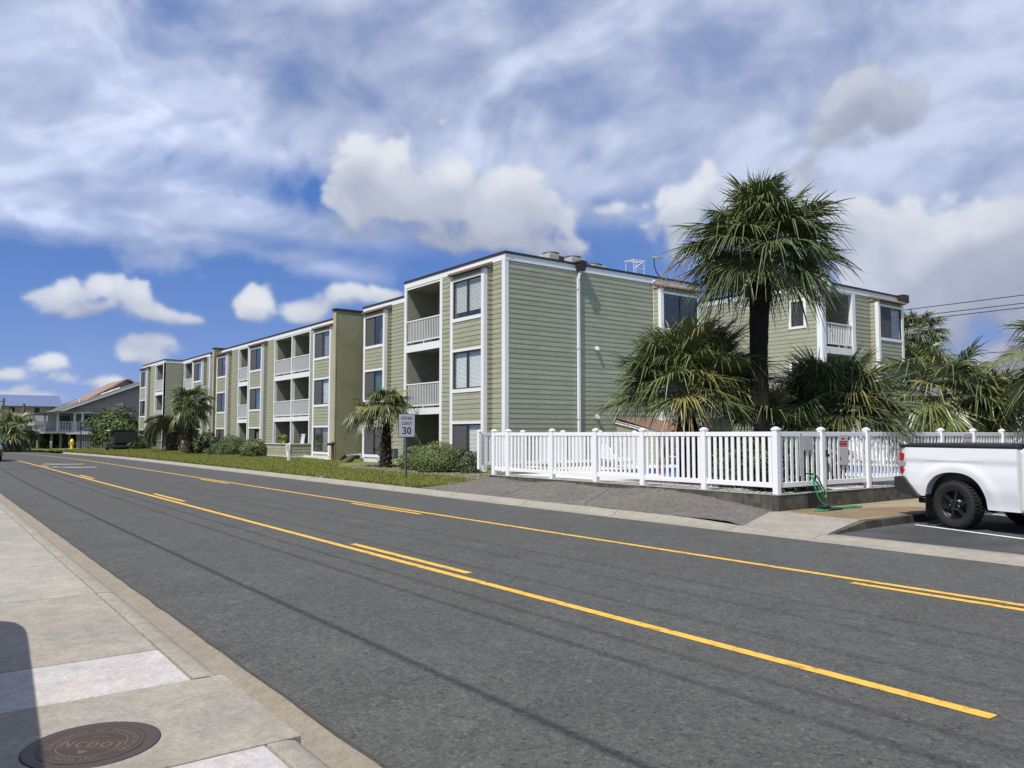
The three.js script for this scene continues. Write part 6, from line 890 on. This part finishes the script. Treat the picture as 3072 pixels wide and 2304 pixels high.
{
  const h = thing('beach_house', 'grey raised beach house with white deck rails and a sloping shingle roof', 'house', [16, .1, -96]), F = side(-92);
  mesh('gable_wall', prism([[12.6, 3.75], [26, 3.75], [26, 4.3], [19.5, 7.1], [12.6, 4.25]], 'z', -103, -92), greySiding[0], h); siding(h, F, 12.7, 26, 3.75, 4.3, false, 'siding_board', 0, greySiding); for (let k = 0; k < 14; k++) { const y = 4.3 + k * .19, l = 12.7 + (y - 4.25) / .413, r = 26 - (y - 4.3) / .43; if (r - l > .3 && y < 6.9) siding(h, F, l + .25, r - .25, y, y + .19, false, 'siding_board', .002, greySiding); }
  B('lower_wall', greySiding[1], h, 18.0, 26, .1, 3.75, -92, -103); siding(h, F, 18.0, 26, .2, 3.75, false, 'siding_board', 0, greySiding);
  B('porch_back', greySiding[0], h, 12.7, 18, 1.9, 3.75, -94, -94.2); B('deck', M.whiteDull, h, 9.2, 18, 1.68, 1.9, -91.8, -101); pane(h, side(-93.98), 13.9, 15.3, 2.7, 3.6, 0, M.whiteDull, darkGlass); pane(h, side(-93.98), 16.2, 17.2, 1.95, 3.6, 0, greySiding[1], darkGlass);
  for (const x of [12.75, 13.45, 15.7, 17.95]) B('porch_post', M.white, h, x - .1, x + .1, 1.9, 3.8, -91.95, -91.75); B('porch_beam', M.whiteDull, h, 11.2, 18.1, 3.72, 3.9, -91.98, -91.72);
  // deck rails
  const rail = (x0, x1, z, solid) => { const r = mesh('deck_rail', join([bxg(x0, x1, 2.82, 2.9, z - .04, z + .04), bxg(x0, x1, 1.95, 2.02, z - .03, z + .03)]), M.whiteDull, h); const n = Math.round((x1 - x0) / (solid ? .14 : .24)); for (let k = 0; k <= n; k++) B('rail_slat', M.whiteDull, r, mix(x0, x1, k / n) - .05, mix(x0, x1, k / n) + .05, 2.02, 2.82, z - .012, z + .012); };
  rail(12.7, 18, -91.85, false); rail(11.2, 12.7, -91.85, false); rail(9.2, 11.2, -93.5, true);
  B('corner_panel', M.whiteDull, h, 12.55, 13.0, 1.9, 2.9, -91.7, -91.9); B('skirt', M.whiteDull, h, 12.0, 18, 1.6, 1.9, -91.7, -91.8);
  const lat = mesh('lattice', bxg(13.0, 15.6, 1.55, 1.62, -91.9, -91.8), M.whiteDull, h); for (let k = 0; k < 16; k++) B('lattice_slat', S(.3, .3, .31, .9), lat, 13.0 + k * .165, 13.1 + k * .165, .15, 1.6, -91.88, -91.84); for (const x of [9.6, 10.8, 11.6, 12.4]) for (const z of [-92.2, -97]) mesh('pile', barG([x, 0, z], [x, 1.7, z], .13, 10), S(.2, .19, .17, .95), h);
  B('understorey', greySiding[1], h, 13.0, 18, .05, 1.65, -94.5, -103);
  // porch wing to the left: walls, window, columns, low roof
  B('wing_wall', greySiding[0], h, 11.4, 13, 1.9, 3.7, -94.2, -101); pane(h, side(-94.2), 11.55, 12.75, 2.5, 3.65, 0, M.whiteDull, S(.09, .12, .115, .2)); for (const [x, z] of [[9.3, -93.5], [10.3, -93.5], [11.25, -91.9], [9.3, -97]]) B('column', M.white, h, x - .1, x + .1, 1.9, 3.75, z - .1, z + .1);
  slab('wing_roof', [9.0, 3.55], [12.9, 4.0], -91.3, -102, .12, roofGrey, h); mesh('wing_gable', prism([[9.1, 3.5], [11.3, 3.5], [11.3, 3.8]], 'z', -93.5, -93.4), M.whiteDull, h);
  slab('roof', [10.9, 3.72], [19.5, 7.27], -91.5, -103.5, .16, roofGrey, h); slab('roof', [19.5, 7.27], [26.5, 4.2], -91.5, -103.5, .16, roofGrey, h); mesh('barge_board', join([stick([10.9, 3.72, -91.48], [19.5, 7.25, -91.48], .06, .2)]), M.whiteDull, h);
  for (const [x, y, z] of [[16.2, 6.05, -95.5], [17.3, 6.5, -97]]) { const s = mesh('skylight', new RoundedBoxGeometry(1.1, .14, .8, 2, .04), M.vinyl, h, [x, y + .05, z]); s.rotation.z = .39; }
  mesh('vent_pipe', barG([13.6, 4.8, -95], [13.6, 5.35, -95], .07), M.vinyl, h);
  mesh('upper_gable', prism([[14.4, 4.6], [23, 4.6], [23, 5.2], [18.7, 7.65], [14.4, 5.0]], 'z', -108, -97.8), greySiding[1], h); slab('upper_roof', [14.0, 4.85], [18.7, 7.72], -97.3, -109, .16, roofOrange, h); slab('upper_roof', [18.7, 7.72], [23.4, 5.0], -97.3, -109, .16, roofOrange, h); B('gable_vent', greySiding[0], h, 18.3, 19.1, 6.6, 7.0, -97.8, -97.72);
  // stairs down to the lawn
  const st = mesh('stair', join([stick([9.3, 2.75, -94.2], [6.9, 1.0, -94.2], .1, .12), stick([9.3, 2.75, -95.6], [6.9, 1.0, -95.6], .1, .12)]), M.white, h); for (let k = 0; k < 9; k++) B('tread', M.whiteDull, st, 6.9 + k * .26, 7.2 + k * .26, .22 + k * .19, .27 + k * .19, -94.2, -95.6); for (let k = 0; k < 7; k++) for (const z of [-94.2, -95.6]) B('rail_slat', M.white, st, 7.1 + k * .34, 7.18 + k * .34, .3 + k * .25, 1.15 + k * .25, z - .02, z + .02); for (const z of [-94.2, -95.6]) B('newel', M.white, st, 6.75, 6.95, .1, 1.35, z - .1, z + .1);
}
{ // small grey house
  const h = thing('bungalow', 'small grey bungalow with shuttered double window and flat-looking shingle roof', 'house', [12, .1, -128]), F = side(-124), w0 = 8.6, w1 = 19;
  B('wall', greySiding[0], h, w0, w1, .1, 2.95, -124, -132); siding(h, F, w0, w1, .2, 2.9, false, 'siding_board', 0, [S(.14, .145, .155, .8)]); slab('roof', [8.2, 2.95], [8.21, 4.3], -123.4, -124, .1, roofGrey, h); mesh('roof', prism([[-123.3, 2.9], [-132.7, 2.9], [-128, 4.45]], 'x', 8.1, 19.4), S(.22, .225, .22, .95, { map: shingleMap }), h);
  const w = pane(h, F, 12.2, 14.6, 1.3, 2.6, 0, M.white, darkGlass); FB('mullion', M.white, w, F, 13.33, 13.47, 1.4, 2.5, .002, .04); for (const [a, b] of [[11.6, 12.1], [14.7, 15.2]]) FB('shutter', S(.02, .025, .04, .7), h, F, a, b, 1.25, 2.65, 0, .05); FB('door', S(.03, .03, .03, .6), h, F, 9.3, 10.2, .2, 2.4, 0, .05); B('porch_post', M.white, h, 8.7, 8.9, .1, 2.9, -123.4, -123.6);
}
{ // large pale building with a blue metal roof, and its gabled neighbour
  const pale = S(.40, .36, .22, .85), bd = thing('seafront_hotel', 'long pale yellow building with a blue metal roof in the distance', 'building', [14, .1, -180]), F = side(-170);
  B('wall', pale, bd, -10, 23, .1, 6.9, -170, -185); for (const y of [2.2, 4.6]) B('band', S(.46, .43, .3, .85), bd, -10, 23, y, y + .12, -169.95, -170); mesh('roof', prism([[-169, 6.75], [-186, 6.75], [-179, 9.0], [-175, 9.0]], 'x', -12, 21.5), S(.11, .15, .27, .5), bd);
  for (const [x, y] of [[17.4, 5.4], [20.2, 5.4], [17.3, 2.4], [20.2, 2.4], [13.5, 5.4], [13.5, 2.4]]) pane(bd, F, x - .55, x + .55, y, y + 1.3, 0, S(.5, .5, .46, .8), darkGlass);
  const gb = thing('gabled_inn', 'pale yellow gabled building with a triple window behind the grey house', 'building', [24, .1, -165]), G = side(-163);
  mesh('gable_wall', prism([[20.3, .1], [30, .1], [30, 6.2], [25.2, 8.55], [20.3, 6.3]], 'z', -175, -163), pale, gb); slab('roof', [19.8, 6.2], [25.2, 8.65], -162.5, -176, .14, roofGrey, gb); slab('roof', [25.2, 8.65], [30.5, 6.0], -162.5, -176, .14, roofGrey, gb); B('corner_trim', M.white, gb, 20.25, 20.6, .1, 6.3, -163, -162.9);
  for (const [a, b] of [[21.0, 21.7], [21.75, 23.0], [23.05, 23.7], [24.6, 26.2]]) pane(gb, G, a, b, 4.9, 6.2, 0, M.white, S(.06, .09, .11, .15));
  const br = thing('far_house', 'distant house with a dark red-brown roof behind the gabled inn', 'house', [33, .1, -178]); B('wall', pale, br, 28, 40, .1, 6, -172, -184); mesh('roof', prism([[-171, 5.9], [-185, 5.9], [-178, 8.6]], 'x', 27, 41), S(.085, .05, .042, .9, { map: shingleMap }), br); mesh('dormer_gable', prism([[26.4, 5.8], [28.2, 5.8], [27.3, 7.6]], 'z', -171.5, -170.5), M.white, br);
}
{ // grey house at the right edge, beyond the pool yard
  const h = thing('beach_house', 'pale grey beach house with dark sliding doors and white picket deck', 'house', [48, .1, -14]), F = front(46), wall = S(.32, .35, .39, .8);
  B('wall', wall, h, 46, 56, .1, 3.7, -2, -18.9); for (let k = 0; k < 17; k++) FB('siding_board', wall, h, F, 2, 18.9, .3 + k * .2, .488 + k * .2, 0, .02);
  slider(h, F, 15.2, 18.1, 1.5, 3.35, .13, { dp: .12 }); slider(h, F, 10, 13, 1.5, 3.35, .13, { dp: .12 }); B('corner_trim', M.white, h, 45.95, 46.1, .1, 3.7, -18.8, -18.95);
  mesh('roof', prism([[44.6, 3.5], [58, 3.5], [51, 6.8]], 'z', -19.6, -1), roofGrey, h); B('deck', M.white, h, 43.2, 46, 1.55, 1.75, -2, -18.7); const r = mesh('deck_rail', join([bxg(43.2, 43.26, 2.42, 2.5, -2, -18.7), bxg(43.2, 43.26, 2.08, 2.13, -2, -18.7), bxg(43.2, 43.26, 1.8, 1.86, -2, -18.7)]), M.vinyl, h); for (let k = 0; k < 60; k++) B('rail_slat', M.vinyl, r, 43.16, 43.2, 1.74, 2.52, -18.65 + k * .27, -18.5 + k * .27);
  for (const z of [-18.5, -12, -6]) B('deck_post', M.white, h, 43.3, 43.5, .1, 1.6, z, z + .2);
  const g = thing('garden_wall_house', 'blue-grey low house wall glimpsed behind the palms beyond the lot fence', 'house', [46, .1, -22]); B('wall', S(.16, .18, .23, .85), g, 44.5, 52, .1, 3.2, -20.2, -27); mesh('roof', prism([[43.8, 3.1], [52.5, 3.1], [48, 4.9]], 'z', -27.5, -19.8), roofGrey, g); pane(g, front(44.5), 20.8, 22.6, 1.2, 2.6, 0, M.white, darkGlass);
  const po = thing('pool_skimmer_pole', 'long white telescopic pool pole leaning by the deck rail', 'pole', [27, .4, -9.6]); mesh('pole', barG(pp(3078, 1312, 26.5), pp(3036, 1226, 26.5), .018), M.vinyl, po); mesh('brush', boxG(.05, .04, .22), M.whiteDull, po, pp(3034, 1224, 26.5));
}

scene.traverse((o) => { if (o.isMesh) { o.castShadow = true; o.receiveShadow = true; } });
renderer.render(scene, camera);
